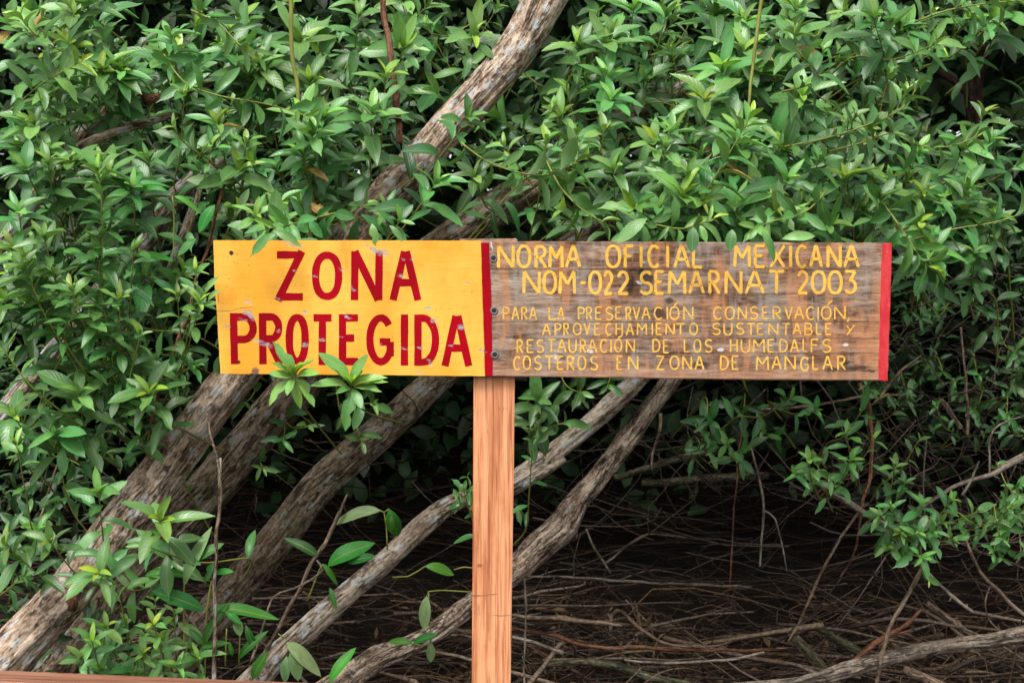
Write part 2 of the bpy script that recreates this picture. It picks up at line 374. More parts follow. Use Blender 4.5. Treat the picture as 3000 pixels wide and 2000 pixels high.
def metal(name, col, r):
    m = NT(name); p = sign_coord(m)
    n = m.noise(p, 300, 3)
    b = m.bsdf(m.ramp(n, [(.3, tuple(c * .6 for c in col)), (.7, col)]), r); b.inputs['Metallic'].default_value = .7; return m.m
M_STEEL = metal('dull_steel', (.26, .25, .24), .6); M_DARKM = metal('dark_steel', (.06, .05, .045), .6)

# ------------------------------------------------------------------ ground and litter
def gz(x, y):
    b = -.05 + .0 * x
    t = max(0, y - 5.6)
    h = b + .035 * t
    if y > 10.5: h += min(2.6, (y - 10.5) * .8)  # soil bank added at the back so the hollow reads black
    return h + .05 * noise.noise(Vector((x * 1.1, y * 1.1, 3)))
def make_ground():
    xs = np.concatenate([[-60, -30, -15], np.linspace(-9, 9, 73), [15, 30, 60]]); ys = np.concatenate([[-30, -10, 0], np.linspace(2, 16, 57), [25, 45, 90]])
    V = [(x, y, gz(x, y)) for y in ys for x in xs]; n = len(xs)
    F = [(j * n + i, j * n + i + 1, (j + 1) * n + i + 1, (j + 1) * n + i) for j in range(len(ys) - 1) for i in range(n - 1)]
    tag(link('ground', mesh_from('ground', V, F), M_SOIL), 'dark bare soil under the thicket', kind='structure')
make_ground()

# ------------------------------------------------------------------ tubes
def catmull(pts, step):
    """pts: list of (Vector, radius); returns densely sampled lists"""
    out = []; n = len(pts)
    for i in range(n - 1):
        p0 = pts[max(i - 1, 0)]; p1 = pts[i]; p2 = pts[i + 1]; p3 = pts[min(i + 2, n - 1)]
        L = (p2[0] - p1[0]).length; k = max(1, int(L / step))
        for j in range(k):
            t = j / k; t2 = t * t; t3 = t2 * t
            q = .5 * ((2 * p1[0]) + (p2[0] - p0[0]) * t + (2 * p0[0] - 5 * p1[0] + 4 * p2[0] - p3[0]) * t2 + (3 * p1[0] - p0[0] - 3 * p2[0] + p3[0]) * t3)
            r = p1[1] + (p2[1] - p1[1]) * t
            out.append((q, r))
    out.append(pts[-1]); return out

def tube_geo(path, sides=6, rough=0.0, seed=0.0, ridge=0.0, s0=0.0, oval=1.0, knots=()):
    """path: dense (Vector, radius). returns V, F, bark vectors"""
    V = []; F = []; B = []; n = len(path)
    t0 = (path[1][0] - path[0][0]).normalized()
    ref = Vector((0, -1, 0)) if abs(t0.y) < .9 else Vector((1, 0, 0))
    nrm = (ref - t0 * ref.dot(t0)).normalized(); s = s0
    for i, (c, r) in enumerate(path):
        t = (path[min(i + 1, n - 1)][0] - path[max(i - 1, 0)][0])
        if t.length < 1e-9: t = t0
        t = t.normalized(); nrm = (nrm - t * nrm.dot(t)).normalized(); bi = t.cross(nrm)
        if i: s += (c - path[i - 1][0]).length
        for k in range(sides):
            a = 2 * math.pi * k / sides; ca, sa = math.cos(a), math.sin(a)
            rr = r
            if rough:
                q = Vector((ca * r * 9 + seed, sa * r * 9, s * 2.2))
                rr = r * (1 + rough * noise.noise(q) + rough * .5 * noise.noise(q * 2.7))
            if ridge:
                q = Vector((ca * 6.5 + seed, sa * 6.5, s * 2.0)); v = 1 - abs(noise.noise(q)) * 2.6
                q2 = Vector((ca * 10 + seed, sa * 10, s * 11)); v2 = noise.noise(q2)
                rr += r * ridge * (v - .6) + r * ridge * .45 * v2
                for (ks, ka, kr, kh) in knots:
                    da = math.atan2(math.sin(a - ka), math.cos(a - ka)) * r; ds = s - ks; dd = math.sqrt(da * da + ds * ds) / kr
                    rr += kh * (math.exp(-dd * dd) - 1.1 * math.exp(-(dd * 2.6) ** 2))
            V.append(c + (nrm * ca + bi * sa * oval) * rr); B.append((ca * r, sa * r, s))
        if i:
            a0 = (i - 1) * sides; b0 = i * sides
            for k in range(sides):
                k2 = (k + 1) % sides; F.append((a0 + k, a0 + k2, b0 + k2, b0 + k))
    for end, ci in ((0, 0), (n - 1, (n - 1) * sides)):
        V.append(path[end][0]); B.append((0, 0, s0 if end == 0 else s)); c = len(V) - 1
        for k in range(sides):
            k2 = (k + 1) % sides
            F.append((c, ci + k2, ci + k) if end == 0 else (c, ci + k, ci + k2))
    return V, F, B

def kink(path, seed):
    out = []; s = 0
    for i, (p, r) in enumerate(path):
        if i: s += (p - path[i - 1][0]).length
        w_ = Vector((noise.noise(Vector((s * 9, seed, 0))), noise.noise(Vector((s * 9, seed, 7))), noise.noise(Vector((s * 9, seed, 14))))) * min(.009, r * 2.2)
        out.append((p + w_, r * (1 + .35 * max(0, noise.noise(Vector((s * 22, seed, 3)))))))
    return out

def limb(pts, step=.02, **kw):
    """pts: (px, py, d, width px) -> tube geometry"""
    L = [(P(a, b, d), w_ / 2000 * d / D0) for (a, b, d, w_) in pts]
    return tube_geo(kink(catmull(L, step), kw.get('seed', 0)) if kw.get('sides', 6) < 9 else catmull(L, step), **kw)

def put(name, geo, mat, parent=None):
    V, F, B = geo; return link(name, mesh_from(name, V, F, vec=B), mat, parent)

# ------------------------------------------------------------------ leaves
def leaf_mesh(name, wid=.15, fold=.10, droop=.18, twist=0, bite=None, n=8, tipw=0, wave=0, peak=.54):
    """unit leaf along +Y, upper face +Z"""
    V = []; UV = []; F = []
    st = [i / n for i in range(n + 1)]
    rng = random.Random(hash(name) & 0xffff if False else sum(map(ord, name)))
    for i, t in enumerate(st):
        wv = wid * (math.sin(math.pi * t ** (math.log(.5) / math.log(peak))) ** .66) if 0 < t < 1 else 0
        if t > .86: wv *= .97
        wv = max(wv, .006 if t < .5 else .001); z = -droop * t * t + .04 * math.sin(t * 5); tw = twist * t
        for side, v in ((-1, 0), (0, .5), (1, 1)):
            ww = wv
            if bite and side != 0:
                for (bt, bs, bd) in bite:
                    if bs == side and abs(t - bt) < .5 / n: ww = wv * (1 - bd)
                    if bs == 0 and t > bt: ww = wv
            x = side * ww; zz = z + abs(x) * fold * 2.2 + (wave * math.sin(t * 17 + side) * wid if side else 0)
            V.append((x * math.cos(tw), t + (tipw if t == 1 and side else 0), zz + x * math.sin(tw))); UV.append((t, v))
    for i in range(n):
        a = i * 3; b = a + 3
        F += [(a, a + 1, b + 1, b), (a + 1, a + 2, b + 2, b + 1)]
    me = mesh_from(name, V, F, uv=UV); return me, np.array(V), np.array(UV), F

LV = [leaf_mesh('leaf_a', .150, .22, .16), leaf_mesh('leaf_b', .135, .30, .30, .25), leaf_mesh('leaf_c', .165, .15, .08, -.2, wave=.06), leaf_mesh('leaf_d', .125, .35, .22, .4, wave=.05),
      leaf_mesh('leaf_e', .155, .2, .2, 0, [(.57, 1, .55), (.71, 1, .3), (.86, -1, .6)]), leaf_mesh('leaf_f', .145, .25, .26, -.3, [(.43, -1, .4), (.86, 1, .8), (.86, -1, .5)], wave=.05),
      leaf_mesh('leaf_g', .14, .5, .05, 0), leaf_mesh('leaf_h', .17, .12, .35, .15, wave=.08, peak=.6),
      leaf_mesh('leaf_i', .15, .2, .1, .1, [(.75, -1, .7), (.875, -1, .95), (.875, 1, .5), (.5, 1, .35)], wave=.1), leaf_mesh('leaf_j', .155, .3, .3, -.1, [(.25, 1, .5), (.625, -1, .75), (.75, -1, .3)], wave=.06), leaf_mesh('leaf_k', .12, .2, -.12, .1), leaf_mesh('leaf_l', .16, .35, .5, .3)]
YOUNG = [6, 0, 3]
SIMPLE = leaf_mesh('leaf_simple', .16, .2, .2, n=3)
for L_ in LV: L_[0].materials.append(M_LEAF)
BL = [leaf_mesh('broad_leaf_a', .15, .15, .12, n=9, peak=.5), leaf_mesh('broad_leaf_b', .13, .2, .35, .2, n=9), leaf_mesh('broad_leaf_c', .105, .3, .2, n=9, peak=.42)]
for L_ in BL: L_[0].materials.append(M_BIG)

def leaf_matrix(base, d, up, length, widthf=1.0):
    d = d.normalized(); z = up - d * up.dot(d)
    if z.length < 1e-3: z = Vector((1, 0, 0)) - d * d.x
    z.normalize(); x = d.cross(z)
    M = Matrix((( x.x * length * widthf, d.x * length, z.x * length, base.x), (x.y * length * widthf, d.y * length, z.y * length, base.y), (x.z * length * widthf, d.z * length, z.z * length, base.z), (0, 0, 0, 1)))
    return M

def rvec(): 
    while True:
        v = Vector((U(-1, 1), U(-1, 1), U(-1, 1)))
        if .1 < v.length < 1: return v.normalized()

def shoot(pts, leaf=.10, n=16, start=.25, tip=1.0, rad=.0025, spread=1.0, dark=0.0, bare=False, crowd=2.5):
    """pts: control Vectors base->tip. returns stem path and a list of leaves (variant, matrix, tone3, shoot depth)"""
    r0 = rad * 1.5
    path = catmull([(p, r0 + (rad * .7 - r0) * i / (len(pts) - 1)) for i, p in enumerate(pts)], .03)
    leaves = []
    if bare: return path, leaves
    N = len(path); ang = U(0, 6.28); tip *= random.choice((.72, .82, .95, 1.0)); vig = U(.85, 1.12); hue = R(); val = U(.25, .75)
    for i in range(n):
        f = i / max(1, n - 1)
        s = start + (1 - start) * (1 - (1 - f) ** crowd)             # crowd leaves towards the tip
        q = s * (N - 1); a = min(int(q), N - 2); fr = q - a
        c = path[a][0].lerp(path[a + 1][0], fr); ax = (path[a + 1][0] - path[max(a - 1, 0)][0]).normalized()
        ang += 2.39996 + U(-.3, .3)
        ref = Vector((0, 0, 1)) if abs(ax.z) < .9 else Vector((1, 0, 0))
        e1 = ax.cross(ref).normalized(); e2 = ax.cross(e1)
        radial = e1 * math.cos(ang) + e2 * math.sin(ang)
        el = math.radians((76 - 50 * f ** 2) * spread + U(-12, 12))       # angle away from the stem
        d = ax * math.cos(el) + radial * math.sin(el) + Vector((0, 0, -.12 * (1 - f))) + rvec() * .12
        if f > .93: ln = leaf * U(.42, .62) * vig
        elif f > .8: ln = leaf * U(.55, .8) * vig
        else: ln = leaf * U(.78, 1.15) * vig
        up = (ax * .95 + Vector((0, -.35, .6)) - radial * .1) + rvec() * .35
        tone = .12 + .30 * R()
        if f > .55: tone = .35 + .25 * R()
        if f > .80: tone = .60 + .25 * R()
        if f > .88: tone = .86 + .14 * R()
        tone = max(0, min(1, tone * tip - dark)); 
        var = random.choice(YOUNG) if f > .8 else random.randrange(12)
        leaves.append((var, leaf_matrix(c, d, up, ln, U(.95, 1.25)), (tone, min(1, max(0, hue + U(-.3, .3))), 2.0 if R() < .010 and f < .6 else min(1, max(0, val + U(-.35, .35)))), c.y))
    return path, leaves

class Plant:
    """gathers shoots of one plant; build() makes stems and leaves its parts"""
    def __init__(s, name, label, cat, base=None, group=None):
        s.name, s.label, s.cat, s.base, s.group = name, label, cat, base, group; s.stems = []; s.leaves = []; s.woody = []
    def add(s, sh): s.stems.append(sh[0]); s.leaves += sh[1]
    def build(s):
        if not s.leaves and not s.woody: return
        if s.base is None: 
            c = sum((m.translation for _, m, _, _ in s.leaves), Vector()) / len(s.leaves); s.base = Vector((c.x, c.y + .2, c.z - .2))
        root = empty(s.name, s.base); tag(root, s.label, s.cat, s.group)
        for wd in s.woody: put('branch', wd[0], wd[1], root)
        for st in s.stems: put('stem', tube_geo(st, sides=5), M_STEM, root)
        lv = sorted(s.leaves, key=lambda t: t[3])
        inv = Matrix.Translation(-Vector(s.base))
        for var, M, tone, _ in lv[:300]:
            o = bpy.data.objects.new('leaf', LV[var][0] if var < 50 else BL[var - 50][0]); o.color = (*tone, 1); o.matrix_world = inv @ M; o.parent = root; COL.objects.link(o)
        rest = lv[300:]
        if rest: o = scatter('foliage', [(LV[v][1:], M, t) for v, M, t, _ in rest], M_FOL, root); o['kind'] = 'stuff'
        return root

def scatter(name, items, mat, parent=None):
    Vs = []; Us = []; Ts = []; Fs = []; off = 0
    for (V, UV, F), M, t in items:
        A = np.array(M); Vs.append(V @ A[:3, :3].T + A[:3, 3]); Us.append(UV); Ts.append(np.tile([*t, 1], (len(V), 1)))
        Fs += [tuple(i + off for i in f) for f in F]; off += len(V)
    return link(name, mesh_from(name, np.concatenate(Vs), Fs, uv=np.concatenate(Us), tone=np.concatenate(Ts)), mat, parent)

def mass(name, label, n, sampler, mat, length=(.08, .14), face=Vector((0, -.5, .8)), tone=(0, .5), widthf=1.0):
    """a great number of simple leaves, vectorised"""
    V0, UV0, F0 = SIMPLE[1:]; k = len(V0)
    rs = np.random.RandomState(len(name) * 7 + n % 97)
    C = sampler(rs, n); n = len(C)
    d = rs.normal(size=(n, 3)) * (1, 1, .7); d /= np.linalg.norm(d, axis=1)[:, None]
    up = np.array(face)[None, :] + rs.normal(size=(n, 3)) * .55
    z = up - d * np.sum(up * d, axis=1)[:, None]; z /= np.linalg.norm(z, axis=1)[:, None] + 1e-9
    x = np.cross(d, z); ln = rs.uniform(*length, size=n)[:, None, None]
    V = (x[:, None, :] * V0[None, :, 0:1] * widthf + d[:, None, :] * V0[None, :, 1:2] + z[:, None, :] * V0[None, :, 2:3]) * ln + C[:, None, :]
    V = V.reshape(-1, 3); F0 = np.array(F0); F = (F0[None] + (np.arange(n) * k)[:, None, None]).reshape(-1, 4)
    me = bpy.data.meshes.new(name); me.vertices.add(len(V)); me.vertices.foreach_set('co', V.astype(np.float32).ravel())
    me.loops.add(F.size); me.loops.foreach_set('vertex_index', F.astype(np.int32).ravel())
    me.polygons.add(len(F)); me.polygons.foreach_set('loop_start', (np.arange(len(F)) * 4).astype(np.int32)); 
    me.polygons.foreach_set('use_smooth', [True] * len(F))
    T = np.ones((n, k, 4), dtype=np.float32); T[:, :, 0] = rs.uniform(*tone, size=n)[:, None]; T[:, :, 1] = rs.rand(n)[:, None]; T[:, :, 2] = rs.rand(n)[:, None]
    a = me.attributes.new('tone', 'FLOAT_COLOR', 'POINT'); a.data.foreach_set('color', T.ravel())
    me.update(calc_edges=True)
    l = me.uv_layers.new(name='UVMap'); l.data.foreach_set('uv', np.tile(UV0, (n, 1))[F.ravel()].astype(np.float32).ravel())
    o = link(name, me, mat); tag(o, label, 'foliage', kind='stuff'); return o

#SECTION trunks
# ------------------------------------------------------------------ trunks and logs
def trunk(name, label, cat, parts, mat, sub='trunk'):
    """parts: list of (part name, limb points, kwargs, material or None); the thing's Empty stands at the lower end"""
    a = parts[0][1][0]; root = empty(name, P(*a[:3])); tag(root, label, cat)
    for (nm, pts, kw, mt) in parts: put(nm, limb(pts, **kw), mt or mat, root)
    return root

BIG = dict(step=.013, sides=72, rough=.15, ridge=.085)
MED = dict(step=.014, sides=40, rough=.18, ridge=.13)
SML = dict(step=.02, sides=12, rough=.18, ridge=.08)
THN = dict(step=.02, sides=8, rough=.25)

trunk('leaning_tree', 'thick tan leaning trunk with lichen running from the bottom corner up behind the yellow panel', 'tree', [
    ('trunk', [(-330, 2280, 4.55, 200), (-120, 2080, 4.6, 165), (45, 1900, 4.65, 140), (200, 1735, 4.7, 124), (400, 1480, 4.75, 132), (565, 1265, 4.8, 130), (715, 1070, 4.85, 126), (890, 870, 4.9, 122),
               (1040, 680, 5.0, 118), (1110, 600, 5.0, 118), (1205, 500, 5.05, 118), (1304, 384, 5.1, 112), (1405, 277, 5.1, 112), (1522, 132, 5.15, 116), (1592, 0, 5.2, 122), (1690, -190, 5.4, 150), (1800, -420, 5.6, 150), (1900, -650, 5.8, 130)],
     dict(BIG, seed=3.3, knots=((2.32, 0.2, .035, .02), (1.15, .1, .04, .025), (3.4, -.2, .04, .02), (1.9, 1.0, .05, .012))), None),
    ('branch', [(1575, 60, 5.2, 50), (1525, -60, 5.3, 60), (1500, -200, 5.4, 55), (1420, -380, 5.5, 50)], dict(MED, seed=1), None),
    ('branch_scar', [(214, 1785, 4.645, 26), (208, 1755, 4.64, 36), (212, 1732, 4.65, 24)], dict(SML, seed=6, rough=.5), M_TWR)], M_B1)
trunk('fallen_trunk', 'brown shaded trunk pressed against the underside of the thick tan one', 'tree trunk', [
    ('trunk', [(40, 2150, 5.25, 140), (200, 1930, 5.2, 135), (330, 1740, 5.15, 130), (480, 1570, 5.1, 112), (570, 1465, 5.05, 110), (665, 1360, 5.05, 112), (765, 1245, 5.1, 112), (875, 1115, 5.2, 108), (1020, 960, 5.3, 102),
               (1180, 810, 5.3, 100), (1290, 725, 5.3, 100), (1385, 655, 5.3, 104), (1480, 595, 5.3, 100), (1600, 520, 5.3, 88), (1740, 400, 5.35, 70), (1860, 330, 5.4, 60), (1980, 265, 5.5, 50), (2150, 180, 5.7, 44)], dict(BIG, seed=8.1, ridge=.10, knots=((2.0, .1, .04, .02),)), None)], M_B2)
trunk('thin_mossy_trunk', 'slim greenish pole leaning just below the two thick trunks', 'tree trunk', [
    ('trunk', [(330, 1880, 5.7, 46), (430, 1750, 5.65, 46), (545, 1600, 5.6, 44), (620, 1490, 5.6, 44), (695, 1400, 5.6, 42), (770, 1310, 5.65, 40), (830, 1245, 5.7, 40), (960, 1100, 5.8, 36), (1100, 950, 5.9, 32)], dict(MED, seed=2.7), None)], M_B5)
trunk('middle_trunk', 'dark brown trunk with pale spots slanting down from under the red stripe', 'tree trunk', [
    ('trunk', [(430, 2030, 5.75, 120), (560, 1880, 5.7, 118), (690, 1722, 5.65, 106), (800, 1592, 5.6, 102), (930, 1430, 5.6, 98), (1045, 1325, 5.6, 98), (1160, 1225, 5.65, 94), (1285, 1108, 5.7, 88), (1420, 960, 5.75, 98), (1560, 820, 5.8, 90),
               (1700, 700, 5.9, 84), (1800, 620, 6.1, 76), (1950, 480, 6.3, 60)], dict(BIG, seed=5.9, ridge=.09), None)], M_B2)
trunk('lichened_trunk', 'pale grey lichened pole crossing behind the post with a snapped stub', 'tree trunk', [
    ('trunk', [(640, 2100, 5.0, 84), (755, 1985, 5.02, 78), (815, 1915, 5.05, 74), (880, 1858, 5.08, 68), (975, 1772, 5.1, 64), (1070, 1690, 5.15, 62), (1150, 1622, 5.2, 60), (1235, 1540, 5.25, 66), (1310, 1482, 5.3, 58), (1385, 1452, 5.32, 50),
               (1480, 1425, 5.35, 62), (1545, 1385, 5.4, 64), (1640, 1312, 5.45, 60), (1730, 1238, 5.5, 58), (1825, 1150, 5.55, 56), (1900, 1080, 5.6, 48)], dict(MED, seed=4.2, knots=((1.5, .1, .03, .012),)), None),
    ('broken_stub', [(1500, 1440, 5.37, 30), (1560, 1405, 5.36, 26), (1610, 1375, 5.34, 24), (1655, 1343, 5.33, 22)], dict(SML, seed=9, rough=.3), M_B3)], M_B3)
trunk('stringy_trunk', 'grey brown stringy barked limb swelling beside the post and bending to the bottom edge', 'tree trunk', [
    ('trunk', [(900, 2075, 5.0, 90), (1020, 1985, 5.05, 84), (1100, 1930, 5.1, 76), (1186, 1895, 5.15, 60), (1281, 1846, 5.2, 54), (1381, 1768, 5.3, 56), (1440, 1722, 5.35, 64), (1500, 1680, 5.4, 74), (1570, 1610, 5.45, 92), (1650, 1535, 5.5, 88), (1695, 1463, 5.52, 66),
               (1752, 1396, 5.55, 62), (1828, 1300, 5.6, 64), (1890, 1215, 5.65, 58), (1968, 1110, 5.7, 54), (2060, 960, 5.8, 52), (2120, 820, 5.9, 46)], dict(MED, seed=7.4, ridge=.17), None),
    ('twig', [(1935, 1210, 5.6, 10), (1928, 1270, 5.6, 9), (1915, 1330, 5.6, 8), (1909, 1376, 5.6, 9)], THN, M_TW)], M_B4)
trunk('mottled_log', 'mottled log slanting behind the leafy shrub at the edge beside the yellow panel', 'log', [
    ('trunk', [(-120, 1330, 5.0, 64), (0, 1218, 5.05, 62), (89, 1115, 5.1, 60), (170, 1018, 5.15, 58), (240, 930, 5.2, 54), (330, 810, 5.3, 52), (440, 690, 5.35, 52), (500, 600, 5.35, 64), (560, 540, 5.4, 62), (640, 470, 5.5, 50)], dict(MED, seed=1.1), None),
    ('branch', [(500, 790, 5.3, 26), (520, 730, 5.32, 30), (552, 655, 5.35, 34), (580, 560, 5.4, 32)], dict(SML, seed=5), M_B3)], M_B3)
trunk('shaded_log', 'reddish brown shaded limb curving down behind the leaves near the upper corner', 'log', [
    ('trunk', [(-60, 780, 5.5, 60), (60, 650, 5.5, 56), (120, 560, 5.5, 54), (170, 480, 5.5, 50), (230, 400, 5.55, 46), (330, 290, 5.6, 40), (430, 130, 5.7, 36)], dict(MED, seed=1.9), M_B2)], M_B2)
trunk('dead_branch', 'dead brown branch with a lit upper side lying across the leaves near the corner', 'branch', [
    ('trunk', [(150, 462, 4.95, 34), (200, 445, 4.95, 30), (270, 412, 4.95, 26), (340, 385, 4.95, 24), (420, 362, 5.0, 24), (520, 330, 5.1, 22)], dict(SML, seed=2.2), None)], M_B1)
trunk('forked_branch', 'forked dead branch with a snapped knobbly end poking through the leaves', 'branch', [
    ('trunk', [(425, 296, 4.95, 28), (470, 286, 4.95, 24), (540, 270, 5.0, 22), (620, 235, 5.05, 20), (700, 215, 5.1, 20), (790, 190, 5.2, 16)], dict(SML, seed=3.2), None),
    ('fork', [(428, 300, 4.95, 18), (415, 275, 4.93, 15), (405, 250, 4.9, 11)], dict(SML, seed=4), None)], M_TWR)

# ------------------------------------------------------------------ bare poles, stems and sticks, each a thing
def stick(label, pts, mat=M_TW, name='stick', cat='stick', subs=(), group=None, **kw):
    a = pts[0]; k = dict(THN); k['seed'] = a[0] * .01; k.update(kw)
    if not subs:
        L = [(P(p[0], p[1], p[2]), p[3] / 2000 * p[2] / D0) for p in pts]; base = L[0][0]
        L = [(p - base, r) for p, r in L]
        V, F, B = tube_geo(kink(catmull(L, k.pop('step')), k['seed']), **k)
        o = link(name, mesh_from(name, V, F, vec=B), mat); o.location = base
    else:
        o = empty(name, P(*a[:3])); put('stem', limb(pts, **k), mat, o)
        for s in subs: put('twig', limb(s, **k), mat, o)
    return tag(o, label, cat, group)

D = lambda d, L: [(x, y, d, w_) for (x, y, w_) in L]
stick('yellow green upright stem passing the leaves above the ZONA lettering', D(4.85, [(910, 760, 15), (905, 560, 14), (880, 330, 14), (866, 240, 14), (856, 160, 14), (850, -60, 14)]), M_STEM, 'stem', 'stem')
stick('reddish brown upright stem beside the thick trunk near the top edge', D(4.95, [(1170, 420, 16), (1158, 270, 16), (1145, 180, 16), (1133, 90, 16), (1115, -60, 16)]), M_TWR, 'stem', 'stem')
stick('yellow green stem running down from the top edge above the word MEXICANA', D(4.5, [(2190, 330, 8), (2203, 220, 10), (2214, 120, 11), (2228, 30, 12), (2235, -50, 12)]), M_STEM, 'stem', 'stem')
stick('thorny reddish brown cane leaning beside the yellow panel from trunk to top', D(4.65, [(440, 1260, 11), (482, 1100, 11), (531, 980, 12), (567, 846, 10), (600, 740, 9), (630, 640, 9), (660, 540, 8)]), M_TWR, 'cane', 'cane',
      subs=[D(4.65, [(528, 985, 6), (520, 975, 4), (508, 962, 2)]), D(4.65, [(502, 1040, 6), (510, 1030, 4), (518, 1020, 2)])])
stick('pale grey straight stem in front of the trunks above the bottom rail', D(4.4, [(634, 2040, 14), (632, 1900, 14), (630, 1750, 13), (637, 1560, 11), (643, 1400, 11), (636, 1350, 10), (624, 1300, 7), (600, 1180, 5)]), M_B2, 'stem', 'stem',
      subs=[D(4.4, [(643, 1400, 9), (652, 1378, 7), (650, 1340, 6)])])
stick('thin brown cane leaning in front of the middle trunk toward the pale pole', D(4.9, [(760, 1960, 13), (776, 1905, 13), (820, 1830, 12), (872, 1728, 12), (930, 1620, 11), (994, 1508, 9), (1018, 1447, 5)]), M_TW, 'cane', 'cane')
stick('bent thin grey twig forked near the thin cane', D(4.85, [(734, 1936, 8), (765, 1840, 7), (803, 1745, 7), (860, 1718, 7), (920, 1692, 6), (945, 1672, 7), (925, 1640, 5)]), M_TWG)
stick('brown stick rising behind the small leaves in the lower corner', D(4.9, [(112, 1530, 10), (150, 1420, 9), (192, 1300, 8), (203, 1265, 6)]), M_TW)
stick('mossy stick beside the brown one in the lower corner', D(5.0, [(118, 1440, 9), (150, 1330, 8), (178, 1260, 6)]), M_B5)
stick('pale straight twig crossing below the leaning trunks', D(4.75, [(270, 1850, 9), (300, 1800, 9), (385, 1705, 7), (500, 1590, 7), (634, 1452, 5)]), M_TWG)
stick('broken thin twig under the leaning trunk foot', D(4.8, [(288, 1815, 9), (310, 1770, 8), (335, 1700, 7), (345, 1660, 5)]), M_TWG)
stick('straight thin upright twig just beyond the post foot', D(4.9, [(1536, 2040, 8), (1534, 1990, 7), (1539, 1850, 6), (1543, 1760, 6), (1540, 1690, 4)]), M_TWG)
stick('stout bare pale stick angling down through the small leafy spray', D(5.4, [(2380, 1400, 14), (2416, 1432, 17), (2480, 1470, 17), (2574, 1527, 16), (2620, 1550, 12)]), M_TWG)
stick('long bare branch rising from the leafy spray to the frame edge', D(5.3, [(2660, 1505, 9), (2700, 1482, 11), (2800, 1425, 11), (2900, 1392, 13), (2960, 1360, 20), (3060, 1300, 26)]), M_TWG, 'branch', 'branch',
      subs=[D(5.3, [(2900, 1392, 6), (2897, 1340, 6), (2900, 1280, 6), (2930, 1245, 5), (3020, 1215, 5)]), D(5.3, [(2820, 1452, 10), (2845, 1400, 7), (2868, 1350, 4)]), D(5.3, [(2722, 1470, 6), (2733, 1490, 4)]), D(5.3, [(2905, 1392, 4), (2928, 1402, 3)])])
stick('slanting thorny stick dropping from the leafy spray into the litter', D(5.5, [(2310, 1880, 7), (2349, 1807, 8), (2397, 1697, 9), (2455, 1590, 9), (2511, 1507, 8), (2545, 1470, 6)]), M_TW)
stick('long bare stick standing in front of the litter below the leafy spray', D(5.2, [(2550, 2060, 13), (2565, 2000, 12), (2590, 1900, 12), (2605, 1843, 12), (2655, 1750, 12), (2710, 1655, 11), (2720, 1640, 9)]), M_TW)
stick('short straight stick with buds slanting from the tip of the leafy spray', D(5.2, [(2695, 1650, 10), (2750, 1710, 11), (2800, 1755, 11), (2852, 1796, 9)]), M_TWG, subs=[D(5.2, [(2790, 1745, 6), (2780, 1760, 4)]), D(5.2, [(2835, 1780, 5), (2832, 1768, 4)])])
stick('thin reddish hanging stem kinked behind the leafy spray', D(5.6, [(2519, 1120, 12), (2551, 1218, 12), (2555, 1317, 11), (2548, 1400, 10), (2531, 1456, 9), (2518, 1550, 7), (2500, 1630, 7), (2464, 1692, 5)]), M_TWR)
stick('hanging forked root dropping into the dark under the board', D(5.8, [(2195, 1300, 7), (2223, 1396, 8), (2238, 1491, 8), (2231, 1580, 7), (2226, 1660, 6)]), M_TWG, 'root', 'root',
      subs=[D(5.8, [(2238, 1495, 6), (2270, 1520, 6), (2290, 1590, 5), (2306, 1675, 4)])])
stick('straight dark reddish root hanging in front of the litter heap', D(5.8, [(2172, 1260, 5), (2165, 1330, 5), (2150, 1520, 5), (2137, 1710, 5)]), M_TWR, 'root', 'root')
stick('upright brown stick in the dark beyond the bright red board end', D(6.3, [(2834, 1275, 11), (2832, 1180, 10), (2827, 1080, 9), (2815, 960, 8)]), M_TW)
stick('short snapped brown stick slanting in the dark beyond the board end', D(6.2, [(2753, 1168, 15), (2785, 1205, 15), (2818, 1252, 13)]), M_TW)
stick('dark curved stick by the frame edge bending toward the pale log', D(5.7, [(2826, 1570, 9), (2850, 1640, 10), (2885, 1690, 11), (2950, 1755, 12), (3040, 1830, 14)]), M_TW,
      subs=[D(5.7, [(2903, 1710, 5), (2885, 1760, 5), (2895, 1810, 5), (2950, 1865, 4)])])
stick('thick short snapped stick lying in the litter by the pale log', D(6.3, [(2715, 1765, 17), (2770, 1805, 18), (2860, 1868, 14)]), M_TW)
stick('stout mossy broken branch lying in the litter pointing at the pale log', D(6.2, [(2380, 1830, 22), (2430, 1860, 24), (2500, 1900, 26), (2570, 1940, 24)]), M_B5)
stick('dark rotten stick with a ragged orange tip crossing the litter', D(5.3, [(2450, 1975, 14), (2520, 1915, 15), (2590, 1865, 14), (2655, 1825, 14), (2692, 1785, 9)]), M_TWR,
      subs=[D(5.3, [(2600, 1862, 8), (2640, 1850, 6), (2670, 1838, 5)])])
stick('arching yellowish branch lying along the bottom edge of the litter', D(5.6, [(1600, 1948, 12), (1660, 1940, 18), (1740, 1940, 22), (1830, 1958, 24), (1920, 1985, 24), (2050, 2010, 20)]), M_B5, 'branch', 'branch')
stick('hooked brown branch curving over the litter heap', D(5.8, [(1788, 1850, 10), (1788, 1800, 12), (1808, 1786, 12), (1838, 1800, 12), (1880, 1845, 12), (1940, 1880, 11), (2014, 1892, 9), (2090, 1893, 8), (2152, 1872, 6)]), M_TW)
stick('long thin pale stick lying level high on the litter heap', D(6.6, [(1545, 1686, 6), (1650, 1688, 7), (1761, 1694, 8), (1942, 1709, 8), (2202, 1720, 6)]), M_TWG)
stick('long reddish stick lying level low on the litter heap', D(5.6, [(1500, 1838, 8), (1617, 1861, 11), (1743, 1893, 11), (1942, 1898, 11), (2100, 1905, 10), (2300, 1898, 8)]), M_TWR)
